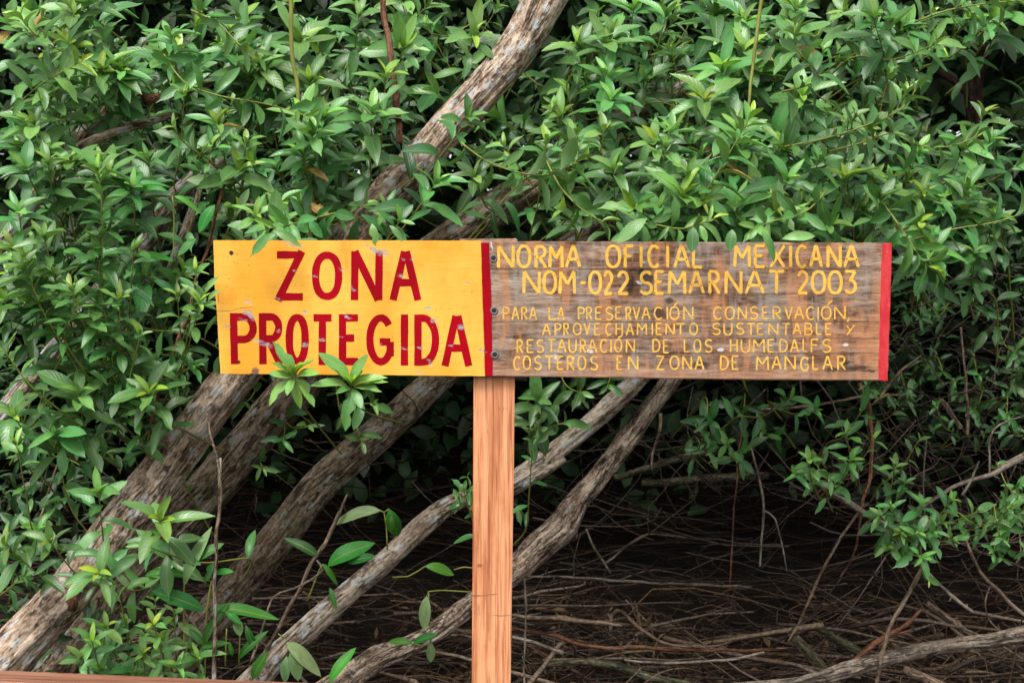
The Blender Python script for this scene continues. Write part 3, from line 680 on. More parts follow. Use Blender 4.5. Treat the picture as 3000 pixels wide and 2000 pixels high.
stick('yellowish stick lying level below the long reddish one', D(5.4, [(1830, 1930, 8), (1940, 1940, 10), (2050, 1940, 10), (2150, 1928, 9), (2240, 1910, 6)]), M_TWG)
stick('short stick with a broken pink end beside the post foot', D(5.1, [(1500, 1865, 11), (1560, 1878, 11), (1600, 1895, 12), (1648, 1915, 12)]), M_TWG)
stick('brown stick ending at a stub beside the post low down', D(5.3, [(1500, 1800, 8), (1560, 1808, 14), (1640, 1812, 15), (1735, 1820, 14), (1825, 1830, 8)]), M_TW)
stick('bent thin branch arching in the dark above the litter heap', D(6.8, [(1768, 1655, 7), (1810, 1620, 7), (1850, 1590, 7), (1895, 1566, 7), (1960, 1566, 6), (2010, 1575, 4)]), M_TW)
stick('thin straight twig crossing in the dark above the litter heap', D(6.5, [(1716, 1550, 7), (1735, 1590, 7), (1765, 1645, 6), (1790, 1680, 5)]), M_TWG)
stick('long smooth mossy limb fading into the dark under the wooden board end', D(7.2, [(1800, 1400, 18), (1900, 1370, 22), (2000, 1340, 24), (2100, 1320, 20)]), M_B5, 'branch', 'branch')
stick('level half hidden pale limb deep in the dark beside the stringy trunk', D(7.4, [(1880, 1416, 18), (1960, 1412, 24), (2060, 1400, 24), (2250, 1392, 20)]), M_B5, 'branch', 'branch')
stick('stem arching from the dark below the wooden board', D(6.0, [(2220, 1200, 10), (2300, 1197, 9), (2400, 1185, 8), (2500, 1165, 7), (2640, 1155, 6)]), M_TW)
stick('thin stick crossing up to the lower corner of the bright red end', D(5.9, [(2562, 1180, 9), (2600, 1130, 8), (2650, 1080, 7), (2700, 1040, 5)]), M_TW)
trunk('pale_log', 'smooth pale grey log lying across the bottom corner of the litter', 'log', [
    ('trunk', [(2130, 2010, 5.1, 20), (2260, 2004, 5.15, 30), (2380, 1992, 5.2, 38), (2475, 1963, 5.25, 48), (2560, 1938, 5.3, 46), (2640, 1918, 5.35, 44), (2764, 1893, 5.4, 44), (2909, 1876, 5.5, 46), (3040, 1845, 5.6, 46)], dict(MED, seed=6.6, ridge=.2), M_TWG),
    ('root', [(2230, 2040, 5.1, 18), (2300, 2006, 5.12, 16), (2370, 1980, 5.15, 14), (2440, 1962, 5.2, 10)], dict(SML, seed=2), M_TWG)], M_B4)
trunk('mossy_log', 'rough mossy log lying under the pale log among the twigs', 'log', [
    ('trunk', [(2330, 1870, 5.9, 30), (2390, 1935, 5.8, 34), (2430, 1990, 5.7, 40), (2480, 2040, 5.6, 40)], dict(MED, seed=4.4), None)], M_B5)
trunk('short_log', 'short brown log end jutting out under the pale log', 'log', [
    ('trunk', [(2650, 1962, 5.3, 26), (2700, 1982, 5.25, 30), (2760, 2010, 5.2, 32), (2830, 2040, 5.1, 32)], dict(SML, seed=4.4), None)], M_TW)
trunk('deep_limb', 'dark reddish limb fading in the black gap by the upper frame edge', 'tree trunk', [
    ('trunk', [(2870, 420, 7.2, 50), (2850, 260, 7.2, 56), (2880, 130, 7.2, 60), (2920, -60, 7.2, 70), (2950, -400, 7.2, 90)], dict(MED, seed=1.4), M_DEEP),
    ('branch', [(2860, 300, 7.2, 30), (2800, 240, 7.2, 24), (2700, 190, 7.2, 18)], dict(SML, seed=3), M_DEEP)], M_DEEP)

#SECTION litter
def litter(name, label, n, zone, rng, tone=(0, .9), length=(.15, .7), rad=(.0015, .006), lift=.14, flat=1.0):
    V = []; F = []; T = []; off = 0; rs = random.Random(rng)
    for _ in range(n):
        x, y = zone(rs); a = rs.gauss(0, .7) if rs.random() < .5 else rs.uniform(0, math.pi)
        L = rs.uniform(*length) * (1 if rs.random() > .1 else 1.6); r = rs.uniform(*rad) ** 1.0; k = 5
        d = Vector((math.cos(a), math.sin(a) * .9, rs.gauss(0, .13) * flat)); p = Vector((x, y, gz(x, y) + rs.random() ** 2 * lift + .005)) - d * L * .5
        bend = Vector((rs.gauss(0, .38), rs.gauss(0, .38), rs.gauss(0, .16) * flat)); t = rs.uniform(*tone); pts = []
        for i in range(k + 1):
            u = i / k; q = p + d * L * u + bend * L * (u * (1 - u)) * 1.6 + Vector((rs.gauss(0, .006), rs.gauss(0, .006), rs.gauss(0, .006)))
            q.z = max(q.z, gz(q.x, q.y) + .002); pts.append((q, r * (1 - .6 * u)))
        v, f, _ = tube_geo(pts, sides=4); V += v; F += [tuple(i + off for i in g) for g in f]; off += len(v); T += [(t, rs.random(), 0, 1)] * len(v)
    o = link(name, mesh_from(name, V, F, tone=T), M_LIT); tag(o, label, 'litter', kind='stuff'); return o
litter('twig_litter', 'heap of dead twigs and sticks covering the dark ground', 2300, lambda r: (r.uniform(-2.9, 4.2), 4.9 + 3.2 * r.random() ** 2.0), 5, length=(.15, .6), rad=(.002, .006), lift=.20, flat=1.6)
litter('stick_litter', 'thicker dead sticks lying among the twigs', 260, lambda r: (r.uniform(-2.2, 3.4), 4.9 + 2.4 * r.random() ** 1.2), 25, length=(.3, 1.1), rad=(.005, .013), lift=.26, tone=(.3, 1), flat=1.2)
litter('fine_litter', 'fine dry twigs tangled over the heap', 1800, lambda r: (r.uniform(-.6, 4.0), 4.95 + 2.0 * r.random()), 8, length=(.06, .30), rad=(.001, .0025), lift=.24, tone=(.2, 1), flat=3)
litter('deep_litter', 'shadowed twigs at the back of the thicket', 700, lambda r: (r.uniform(-5, 6), r.uniform(7.5, 11)), 9, length=(.4, 1.4), rad=(.003, .008), lift=.4, tone=(0, .4))  # low tones put the shade at the back into the twig colour

def brown_leaf():
    m = NT('dead_leaf'); c = m.n('ShaderNodeAttribute', attribute_name='tone').outputs['Color']; sp = m.n('ShaderNodeSeparateColor'); m.l(c, sp.inputs[0])
    m.bsdf(m.ramp(sp.outputs[0], [(0, (.03, .018, .010)), (.7, (.12, .065, .03)), (1, (.24, .15, .07))]), .7, None, .3); return m.m
M_DEAD = brown_leaf()

def tangle(name, label, n, box, rng, tone, rad, length, slope=.6):
    V = []; F = []; T = []; off = 0; rs = random.Random(rng)
    for _ in range(n):
        p = Vector([rs.uniform(*b) for b in box]); a = rs.uniform(-math.pi, math.pi); v = rs.gauss(0, slope)
        d = Vector((math.cos(a), math.sin(a) * .5, v)).normalized(); L = rs.uniform(*length); r = rs.uniform(*rad); pts = []
        b = Vector((rs.gauss(0, .35), rs.gauss(0, .2), -abs(rs.gauss(0, .3)))); t = rs.uniform(*tone)
        for i in range(7):
            u = i / 6; pts.append((p + d * L * u + b * L * u * (1 - u) * 1.4 + Vector((rs.gauss(0, .007), rs.gauss(0, .007), rs.gauss(0, .007))), r * (1 - .6 * u)))
        v_, f, _ = tube_geo(pts, sides=4); V += v_; F += [tuple(i + off for i in g) for g in f]; off += len(v_); T += [(t, 0, 0, 1)] * len(v_)
    o = link(name, mesh_from(name, V, F, tone=T), M_LIT); tag(o, label, 'undergrowth', kind='stuff')
tangle('undergrowth_twigs', 'tangle of thin bare twigs hanging in the dark under the leaves', 240, ((.1, 3.4), (5.8, 7.6), (.3, 1.7)), 4, (.05, .6), (.0012, .005), (.2, .9))
tangle('hollow_twigs', 'few thin twigs in the black hollow behind the trunks', 60, ((-2.4, .3), (5.8, 7.0), (.2, 1.3)), 24, (.1, .7), (.0012, .004), (.2, .8))
tangle('corner_twigs', 'dense bare twigs behind the board end', 420, ((1.5, 3.6), (5.9, 7.4), (.5, 1.9)), 14, (.2, .85), (.001, .004), (.15, .7))

#SECTION sign
# ------------------------------------------------------------------ the sign
def prism(name, poly, y0, y1, mat, parent, bevel=.0025, sub=0, rough=0.0):
    """poly in photograph pixels on the board's plane; y0 front, y1 back"""
    bm = bmesh.new()
    pts = []
    n = len(poly)
    for i in range(n):
        a, b = poly[i], poly[(i + 1) % n]
        k = max(1, int(math.hypot(b[0] - a[0], b[1] - a[1]) / 22)) if sub else 1
        for j in range(k):
            t = j / k; e = rough if j else 0
            pts.append((a[0] + (b[0] - a[0]) * t + U(-e, e), a[1] + (b[1] - a[1]) * t + U(-e, e)))
    fr = [bm.verts.new(((q := P(*p)).x, y0, q.z)) for p in pts]; bk = [bm.verts.new(((q := P(*p)).x, y1, q.z)) for p in pts]
    f = bm.faces.new(fr); bm.faces.new(bk[::-1]); m = len(pts)
    for i in range(m): bm.faces.new((fr[(i + 1) % m], fr[i], bk[i], bk[(i + 1) % m]))
    bmesh.ops.recalc_face_normals(bm, faces=bm.faces)
    if bevel:
        ed = [e for e in bm.edges if abs(e.verts[0].co.y - y0) < 1e-6 and abs(e.verts[1].co.y - y0) < 1e-6]
        bmesh.ops.bevel(bm, geom=ed, offset=bevel, segments=2, affect='EDGES')
    me = bpy.data.meshes.new(name); bm.to_mesh(me); bm.free(); return link(name, me, mat, parent)

YF = D0
# the post stands behind the board
def post():
    bm = bmesh.new(); prof = []
    rows = [(1360, 1515, 696), (1364, 1513, 760), (1387, 1508, 1108), (1386, 1505, 1400), (1384, 1500, 1700), (1382, 1496, 2000)]
    Pf = lambda x, y, d: P(x, y, d)
    y0, y1 = D0 + .026, D0 + .120
    def wpt(px, py, y): q = P(px, py, D0 + .026); return (q.x, y, q.z)
    foot = (1380, 1490, 2640)
    rows = [(1385, 1512, 703), (1387, 1508, 1108), (1386, 1505, 1400), (1384, 1500, 1700), (1382, 1496, 2000), foot]
    R_ = [[bm.verts.new(wpt(a, c, y0)), bm.verts.new(wpt(b, c, y0)), bm.verts.new(wpt(b, c, y1)), bm.verts.new(wpt(a, c, y1))] for a, b, c in rows]
    for i in range(len(R_) - 1):
        for k in range(4): bm.faces.new((R_[i][k], R_[i][(k + 1) % 4], R_[i + 1][(k + 1) % 4], R_[i + 1][k]))
    bm.faces.new(R_[0][::-1]); bm.faces.new(R_[-1]); bmesh.ops.recalc_face_normals(bm, faces=bm.faces)
    ed = [e for e in bm.edges if e.calc_face_angle(0) > 1]
    bmesh.ops.bevel(bm, geom=ed, offset=.003, segments=2, affect='EDGES')
    me = bpy.data.meshes.new('post'); bm.to_mesh(me); bm.free(); return link('post', me, M_PINE, sign)
post()
prism('post_cap', [(1345, 697), (1440, 697), (1512, 696), (1517, 702), (1510, 712), (1345, 712)], D0 + .0262, D0 + .09, M_BOARD, sign, .002, 1, .8)
board = prism('wooden_board', [(626, 705), (1200, 705), (1440, 706), (2000, 708), (2611, 711), (2607, 900), (2600, 1115), (2200, 1112), (1440, 1102), (647, 1095), (636, 910)], YF, YF + .025, M_BOARD, sign, .003, 1, .5)
panel = prism('yellow_panel', [(625, 704), (1000, 704), (1409, 705), (1413, 850), (1418, 1000), (1421, 1102), (1000, 1098), (646, 1095), (635, 910), (629, 840)], YF - .0014, YF + .0002, M_YEL, sign, .0008, 1, .5)
prism('red_stripe', [(1408.6, 711), (1433, 711), (1436, 800), (1440, 900), (1442, 1000), (1443, 1101.5), (1421.5, 1101.5), (1418.6, 1000), (1413.6, 850)], YF - .0018, YF + .0003, M_RED, board, .0005, 1, 1.2)
prism('bright_red_end', [(2584, 714), (2611.8, 712), (2609, 850), (2606, 960), (2601, 1115.5), (2573, 1114), (2577, 960), (2580, 850)], YF - .0012, YF + .0003, M_RED2, board, .0008, 1, 1.3)
prism('yellow_line', [(1602 + 0, 700.5), (1610, 700.5), (1610, 701), (1602, 701)], YF, YF + .001, M_LY, board, 0) if False else None

def screw(px, py):
    q = P(px, py); r = .0115
    bm = bmesh.new(); N = 28
    prof = [(.0118, 0), (.0118, .0018), (.0100, .0030), (.0078, .0034), (.0070, .0018), (.0066, .0018)]
    rings = [[bm.verts.new((q.x + a * math.cos(6.2832 * k / N), YF - b, q.z + a * math.sin(6.2832 * k / N))) for k in range(N)] for a, b in prof]
    for i in range(len(rings) - 1):
        for k in range(N): bm.faces.new((rings[i][k], rings[i][(k + 1) % N], rings[i + 1][(k + 1) % N], rings[i + 1][k]))
    bmesh.ops.recalc_face_normals(bm, faces=bm.faces)
    me = bpy.data.meshes.new('screw'); bm.to_mesh(me); bm.free()
    for p in me.polygons: p.use_smooth = True
    o = link('screw', me, M_STEEL, sign)
    bm = bmesh.new()
    prof = [(.0066, .0012), (.0060, .0030), (.0030, .0036), (.0026, .0014)]
    rings = [[bm.verts.new((q.x + a * math.cos(6.2832 * k / 12), YF - b, q.z + a * math.sin(6.2832 * k / 12))) for k in range(12)] for a, b in prof]
    for i in range(len(rings) - 1):
        for k in range(12): bm.faces.new((rings[i][k], rings[i][(k + 1) % 12], rings[i + 1][(k + 1) % 12], rings[i + 1][k]))
    bm.faces.new(rings[-1]); bmesh.ops.recalc_face_normals(bm, faces=bm.faces)
    me = bpy.data.meshes.new('screw_head'); bm.to_mesh(me); bm.free(); o2 = link('screw_head', me, M_DARKM, o)
for a, b in [(1445.8, 756.5), (1447.5, 909.6), (1449.5, 1039)]: screw(a, b)

# --- hand-painted lettering, every letter built of brush strokes
def arc(cx, cy, rx, ry, a0, a1, n=14): return [(cx + rx * math.cos(math.radians(a0 + (a1 - a0) * i / n)), cy + ry * math.sin(math.radians(a0 + (a1 - a0) * i / n))) for i in range(n + 1)]
FONT = {
 'A': [[(0, 0), (.46, 1)], [(.54, 1), (1, 0)], [(.2, .36), (.8, .36)]],
 'B': [[(0, 0), (0, 1)], [(0, 1), (.45, 1)] + arc(.5, .76, .4, .24, 90, -90, 8) + [(0, .52)], [(0, .52), (.5, .52)] + arc(.55, .26, .45, .26, 90, -90, 8) + [(0, 0)]],
 'C': [arc(.56, .5, .56, .5, 48, 312, 20)],
 'D': [[(0, 0), (0, 1)], [(0, 1), (.3, 1)] + arc(.3, .5, .7, .5, 90, -90, 16) + [(0, 0)]],
 'E': [[(0, 0), (0, 1)], [(0, 1), (1, 1)], [(0, .53), (.75, .53)], [(0, 0), (1, 0)]],
 'F': [[(0, 0), (0, 1)], [(0, 1), (1, 1)], [(0, .53), (.8, .53)]],
 'G': [arc(.54, .5, .54, .5, 42, 335, 22), [(1, .18), (1, .46)], [(1, .46), (.48, .46)]],
 'H': [[(0, 0), (0, 1)], [(1, 0), (1, 1)], [(0, .52), (1, .52)]],
 'I': [[(.5, 0), (.5, 1)]],
 'L': [[(0, 1), (0, 0)], [(0, 0), (1, 0)]],
 'M': [[(0, 0), (.06, 1)], [(.06, 1), (.5, .42)], [(.5, .42), (.96, 1)], [(.96, 1), (1, 0)]],
 'N': [[(0, 0), (.02, 1)], [(.02, 1), (.96, 0)], [(.98, 0), (1, 1)]],
 'O': ['loop'], '0': ['loop'],
 'P': [[(.06, 0), (0, 1)], [(0, 1), (.5, 1)] + arc(.52, .74, .48, .26, 90, -90, 12) + [(.05, .48)]],
 'R': [[(.04, 0), (0, 1)], [(0, 1), (.45, 1)] + arc(.47, .75, .45, .25, 90, -90, 12) + [(.05, .5)], [(.36, .48), (1, 0)]],
 'S': [arc(.52, .745, .46, .255, 38, 270, 14)[:-1] + arc(.48, .25, .5, .25, 90, -150, 14)],
 'T': [[(0, 1), (1, 1)], [(.5, 1), (.48, 0)]],
 'U': [[(0, 1)] + arc(.5, .35, .5, .35, 180, 360, 14) + [(1, 1)]],
 'V': [[(0, 1), (.5, 0)], [(.5, 0), (1, 1)]],
 'X': [[(0, 1), (1, 0)], [(0, 0), (1, 1)]],
 'Y': [[(0, .9), (.45, .5)], [(1, 1), (.0, 0)]],
 'Z': [[(0, 1), (.97, 1)], [(.97, 1), (.03, 0)], [(.03, 0), (1, 0)]],
 '2': [arc(.5, .70, .48, .30, 165, -25, 12) + [(.02, 0)], [(.02, 0), (1, 0)]],
 '3': [[(.05, 1), (.95, 1)], [(.95, 1), (.45, .58)], [(.42, .58)] + arc(.48, .30, .50, .30, 75, -150, 14)],
 '-': [[(0, .5), (1, .5)]], ',': [[(.9, 1), (.1, 0)]], "'": [[(0, 0), (1, 1)]],
}
def ribbon(pts, wd, closed, yy, bm, square, jit):
    n = len(pts); L = []; Rr = []
    if not closed and n == 2:
        pts = [tuple(pts[0][i] + (pts[1][i] - pts[0][i]) * t / 6 for i in (0, 1)) for t in range(7)]; n = 7
    ph = U(0, 6)
    for i in range(n):
        a = pts[(i - 1) % n] if closed or i else pts[0]; b = pts[(i + 1) % n] if closed or i < n - 1 else pts[-1]
        dx, dy = b[0] - a[0], b[1] - a[1]; l = math.hypot(dx, dy) or 1; nx, ny = -dy / l, dx / l
        h = wd / 2 * (1 + jit * math.sin(i * 1.3 + ph) + U(-jit, jit) * .6)
        L.append((pts[i][0] + nx * h, pts[i][1] + ny * h)); Rr.append((pts[i][0] - nx * h, pts[i][1] - ny * h))
    def v(p): q = P(p[0], p[1]); return bm.verts.new((q.x, yy, q.z))
    lv = [v(p) for p in L]; rv = [v(p) for p in Rr]
    for i in range(n if closed else n - 1):
        j = (i + 1) % n; bm.faces.new((lv[i], lv[j], rv[j], rv[i]))
    if not closed and not square:
        for (c, a, b, la, ra) in ((pts[0], pts[1], pts[0], lv[0], rv[0]), (pts[-1], pts[-2], pts[-1], rv[-1], lv[-1])):
            ang = math.atan2(b[1] - a[1], b[0] - a[0]); cap = [v((c[0] + wd / 2 * math.cos(ang + t), c[1] + wd / 2 * math.sin(ang + t))) for t in (-.9, -.3, .3, .9)]
            try: bm.faces.new([ra] + cap + [la])
            except ValueError: pass
def letter(ch, x0, x1, y0, y1, wd, mat, parent, lift, square=False, jit=.07):
    """box in photograph pixels (y0 top, y1 bottom)"""
    h = wd / 2; ax0, ax1 = x0 + h, x1 - h; by, ty = y1 - (h if not square else 0), y0 + (h if not square else 0)
    if ch in 'I': ax0 = ax1 = (x0 + x1) / 2
    bm = bmesh.new(); k = 0
    for st in FONT[ch]:
        if st == 'loop':
            cx, cy = (x0 + x1) / 2, (y0 + y1) / 2; rx, ry = (x1 - x0) / 2 - h, (y1 - y0) / 2 - h
            pts = [(cx + rx * (abs(math.cos(t)) ** .85) * (1 if math.cos(t) > 0 else -1), cy + ry * (abs(math.sin(t)) ** .9) * (1 if math.sin(t) > 0 else -1)) for t in [2 * math.pi * (i + .5) / 28 for i in range(28)]]
            ribbon(pts, wd, True, YF - lift - k * .00015, bm, square, jit)
        else:
            pts = []
            for (u, v_) in st:
                yv = by + (ty - by) * v_
                if square:      # flat strokes end on the line; level strokes keep inside it
                    if len(st) == 2 and abs(st[0][1] - st[1][1]) < .01: yv = min(max(yv, y0 + h), y1 - h)
                    elif len(st) > 2: yv = (y1 - h) + ((y0 + h) - (y1 - h)) * v_
                pts.append((ax0 + (ax1 - ax0) * u + U(-.3, .3), yv + U(-.3, .3)))
            ribbon(pts, wd, False, YF - lift - k * .00015, bm, square, jit)
        k += 1
    me = bpy.data.meshes.new('letter'); bm.normal_update()
    for f in bm.faces:
        if f.normal.y > 0: f.normal_flip()
    bm.to_mesh(me); bm.free(); return link('letter', me, mat, parent)

for ch, a, b, c, d in [('Z', 801, 898, 736, 880), ('O', 914, 1003, 737, 879), ('N', 1028, 1122, 736, 879), ('A', 1141, 1235, 736, 879),
                       ('P', 673, 753, 917, 1066), ('R', 758, 832, 917, 1066), ('O', 837, 905, 919, 1068), ('T', 908, 982, 920, 1069), ('E', 993, 1060, 920, 1069),
                       ('G', 1073, 1154, 920, 1070), ('I', 1174, 1196, 921, 1070), ('D', 1214, 1287, 921, 1071), ('A', 1293, 1384, 925, 1072)]:
    letter(ch, a, b, c, d, 21.5, M_RED, panel, .0019, True, .035)
LINES = [
 (9.0, 717, 787, [('N', 1456, 1508), ('O', 1513, 1557), ('R', 1565, 1604), ('M', 1606, 1652), ('A', 1655, 1703), ('O', 1773, 1820), ('F', 1827, 1859), ('I', 1873, 1884), ('C', 1896, 1934), ('I', 1951, 1961), ('A', 1972, 2022), ('L', 2027, 2061),
                  ('M', 2148, 2200), ('E', 2208, 2244), ('X', 2253, 2302), ('I', 2309.5, 2323), ('C', 2330, 2366), ('A', 2370, 2411), ('N', 2421, 2466), ('A', 2470, 2519)]),
 (9.0, 792, 864, [('N', 1530, 1585), ('O', 1589, 1632), ('M', 1636, 1688), ('-', 1697, 1719), ('0', 1723, 1764), ('2', 1766, 1797), ('2', 1807, 1843), ('S', 1872, 1914), ('E', 1916, 1948), ('M', 1956, 2011), ('A', 2016, 2065), ('R', 2074, 2111),
                  ('N', 2122, 2176), ('A', 2181, 2241), ('T', 2250, 2301), ('2', 2334, 2369), ('0', 2375, 2421), ('0', 2424, 2469), ('3', 2472, 2511)]),
 (4.6, 898, 938, [('P', 1472, 1493), ('A', 1498, 1522), ('R', 1526, 1546), ('A', 1549, 1574), ('L', 1607, 1630), ('A', 1632, 1655), ('P', 1692, 1714), ('R', 1716, 1736), ('E', 1743, 1764), ('S', 1773, 1797), ('E', 1802, 1822), ('R', 1832, 1850.5),
                  ('V', 1853, 1876), ('A', 1879, 1906), ('C', 1915, 1941), ('I', 1952, 1958), ('O', 1961, 1991), ('N', 2001, 2032), ('C', 2089, 2116), ('O', 2123, 2153), ('N', 2161, 2189), ('S', 2196, 2222), ('E', 2232, 2253), ('R', 2263, 2289),
                  ('V', 2298, 2323), ('A', 2326, 2356), ('C', 2361, 2387), ('I', 2394, 2400), ('O', 2405, 2436), ('N', 2443, 2478)]),
 (4.4, 946, 983, [('A', 1588, 1614), ('P', 1624, 1645), ('R', 1650, 1668), ('O', 1678, 1704), ('V', 1710, 1730), ('E', 1740, 1759), ('C', 1773, 1793), ('H', 1803, 1825), ('A', 1833, 1858), ('M', 1865, 1896), ('I', 1908, 1914), ('E', 1921, 1940),
                  ('N', 1949, 1977), ('T', 1980, 2008), ('O', 2019, 2045), ('S', 2086, 2112), ('U', 2119, 2146), ('S', 2156, 2181), ('T', 2187, 2213), ('E', 2217, 2238), ('N', 2250, 2281), ('T', 2290, 2315), ('A', 2321, 2348), ('B', 2356, 2381),
                  ('L', 2390, 2408), ('E', 2417, 2437), ('Y', 2479, 2505)]),
 (4.6, 993, 1034, [('R', 1513, 1533), ('E', 1543, 1564), ('S', 1571, 1595), ('T', 1602, 1630), ('A', 1632, 1660), ('U', 1665, 1690), ('R', 1698, 1718), ('A', 1721, 1750), ('C', 1757, 1780), ('I', 1787, 1793), ('O', 1799, 1823), ('N', 1833, 1861),
                   ('D', 1911, 1935), ('E', 1942, 1960), ('L', 2003, 2022), ('O', 2031, 2055), ('S', 2064, 2088), ('H', 2138, 2162), ('U', 2170, 2198), ('M', 2205, 2241), ('E', 2248, 2269), ('D', 2283, 2308), ('A', 2314, 2341), ('L', 2351, 2365),
                   ('F', 2375, 2399), ('S', 2408, 2436)]),
 (5.0, 1042, 1085, [('C', 1503, 1526), ('O', 1531, 1556), ('S', 1564, 1588), ('T', 1595, 1624), ('E', 1631, 1652), ('R', 1660, 1684), ('O', 1691, 1718), ('S', 1728, 1753), ('E', 1806, 1825), ('N', 1839, 1871), ('Z', 1921, 1947), ('O', 1961, 1991),
                    ('N', 1998, 2028), ('A', 2034, 2064), ('D', 2109, 2135), ('E', 2143, 2165), ('M', 2214, 2253), ('A', 2260, 2290), ('N', 2298, 2332), ('G', 2344, 2370), ('L', 2379, 2399), ('A', 2409, 2440), ('R', 2452, 2478)]),
]
for wd, t, b, L_ in LINES:
    for ch, x0, x1 in L_:
        f = (x0 - 1450) / 1100; dy = (-3 * f if wd > 9 else -1.5 * f) + U(-.8, .8)
        if ch == 'Y': t_, b_ = 950, 983
        elif ch == 'G': t_, b_ = t + 2, b + 4
        else: t_, b_ = t + dy, b + dy + U(-1, 1)
        letter(ch, x0, x1, t_, b_, wd, M_LY, board, .0006, False, .10)
for x0, x1, t, b in [(1975, 1986, 885, 895), (2424, 2438, 880, 892), (1812, 1822, 982, 990)]: letter("'", x0 - 2, x1 + 2, t - 2, b + 2, 5, M_LY, board, .0006)
letter(',', 2480, 2490, 930, 944, 4.5, M_LY, board, .0006)

# ------------------------------------------------------------------ the rail in the near corner
def rail():
    d = 3.0; bm = bmesh.new()
    a = P(-400, 1975, d); b = P(1010, 2033, d)
    pts = [(0, 0), (0, -.10), (.09, -.10), (.09, 0)]
    n = 30; Rg = []
    for i in range(n + 1):
        c = a.lerp(b, i / n); Rg.append([bm.verts.new((c.x, c.y + u, c.z + v_ + U(-.0004, .0004))) for u, v_ in pts])
    for i in range(n):
        for k in range(4): bm.faces.new((Rg[i][k], Rg[i][(k + 1) % 4], Rg[i + 1][(k + 1) % 4], Rg[i + 1][k]))
    bm.faces.new(Rg[0][::-1]); bm.faces.new(Rg[-1]); bmesh.ops.recalc_face_normals(bm, faces=bm.faces)
    ed = [e for e in bm.edges if e.calc_face_angle(0) > 1.2]; bmesh.ops.bevel(bm, geom=ed, offset=.006, segments=3, affect='EDGES')
    me = bpy.data.meshes.new('rail_beam'); bm.to_mesh(me); bm.free()
    root = empty('railing', (a.x, a.y, gz(a.x, a.y))); tag(root, 'reddish brown wooden rail crossing the lower corner in front of the plants', 'railing')
    link('rail_beam', me, M_RAIL, root)
    for x in (a.x + .1, b.x - .08):
        bm = bmesh.new(); bmesh.ops.create_cube(bm, size=1); z0 = gz(x, d) - .1; z1 = a.z + (b.z - a.z) * (x - a.x) / (b.x - a.x) - .105
        for v_ in bm.verts: v_.co = Vector((x + v_.co.x * .08, d + .045 + v_.co.y * .08, (z0 + z1) / 2 + v_.co.z * (z1 - z0)))
        me = bpy.data.meshes.new('rail_post'); bm.to_mesh(me); bm.free(); link('rail_post', me, M_RAIL, root)
rail()

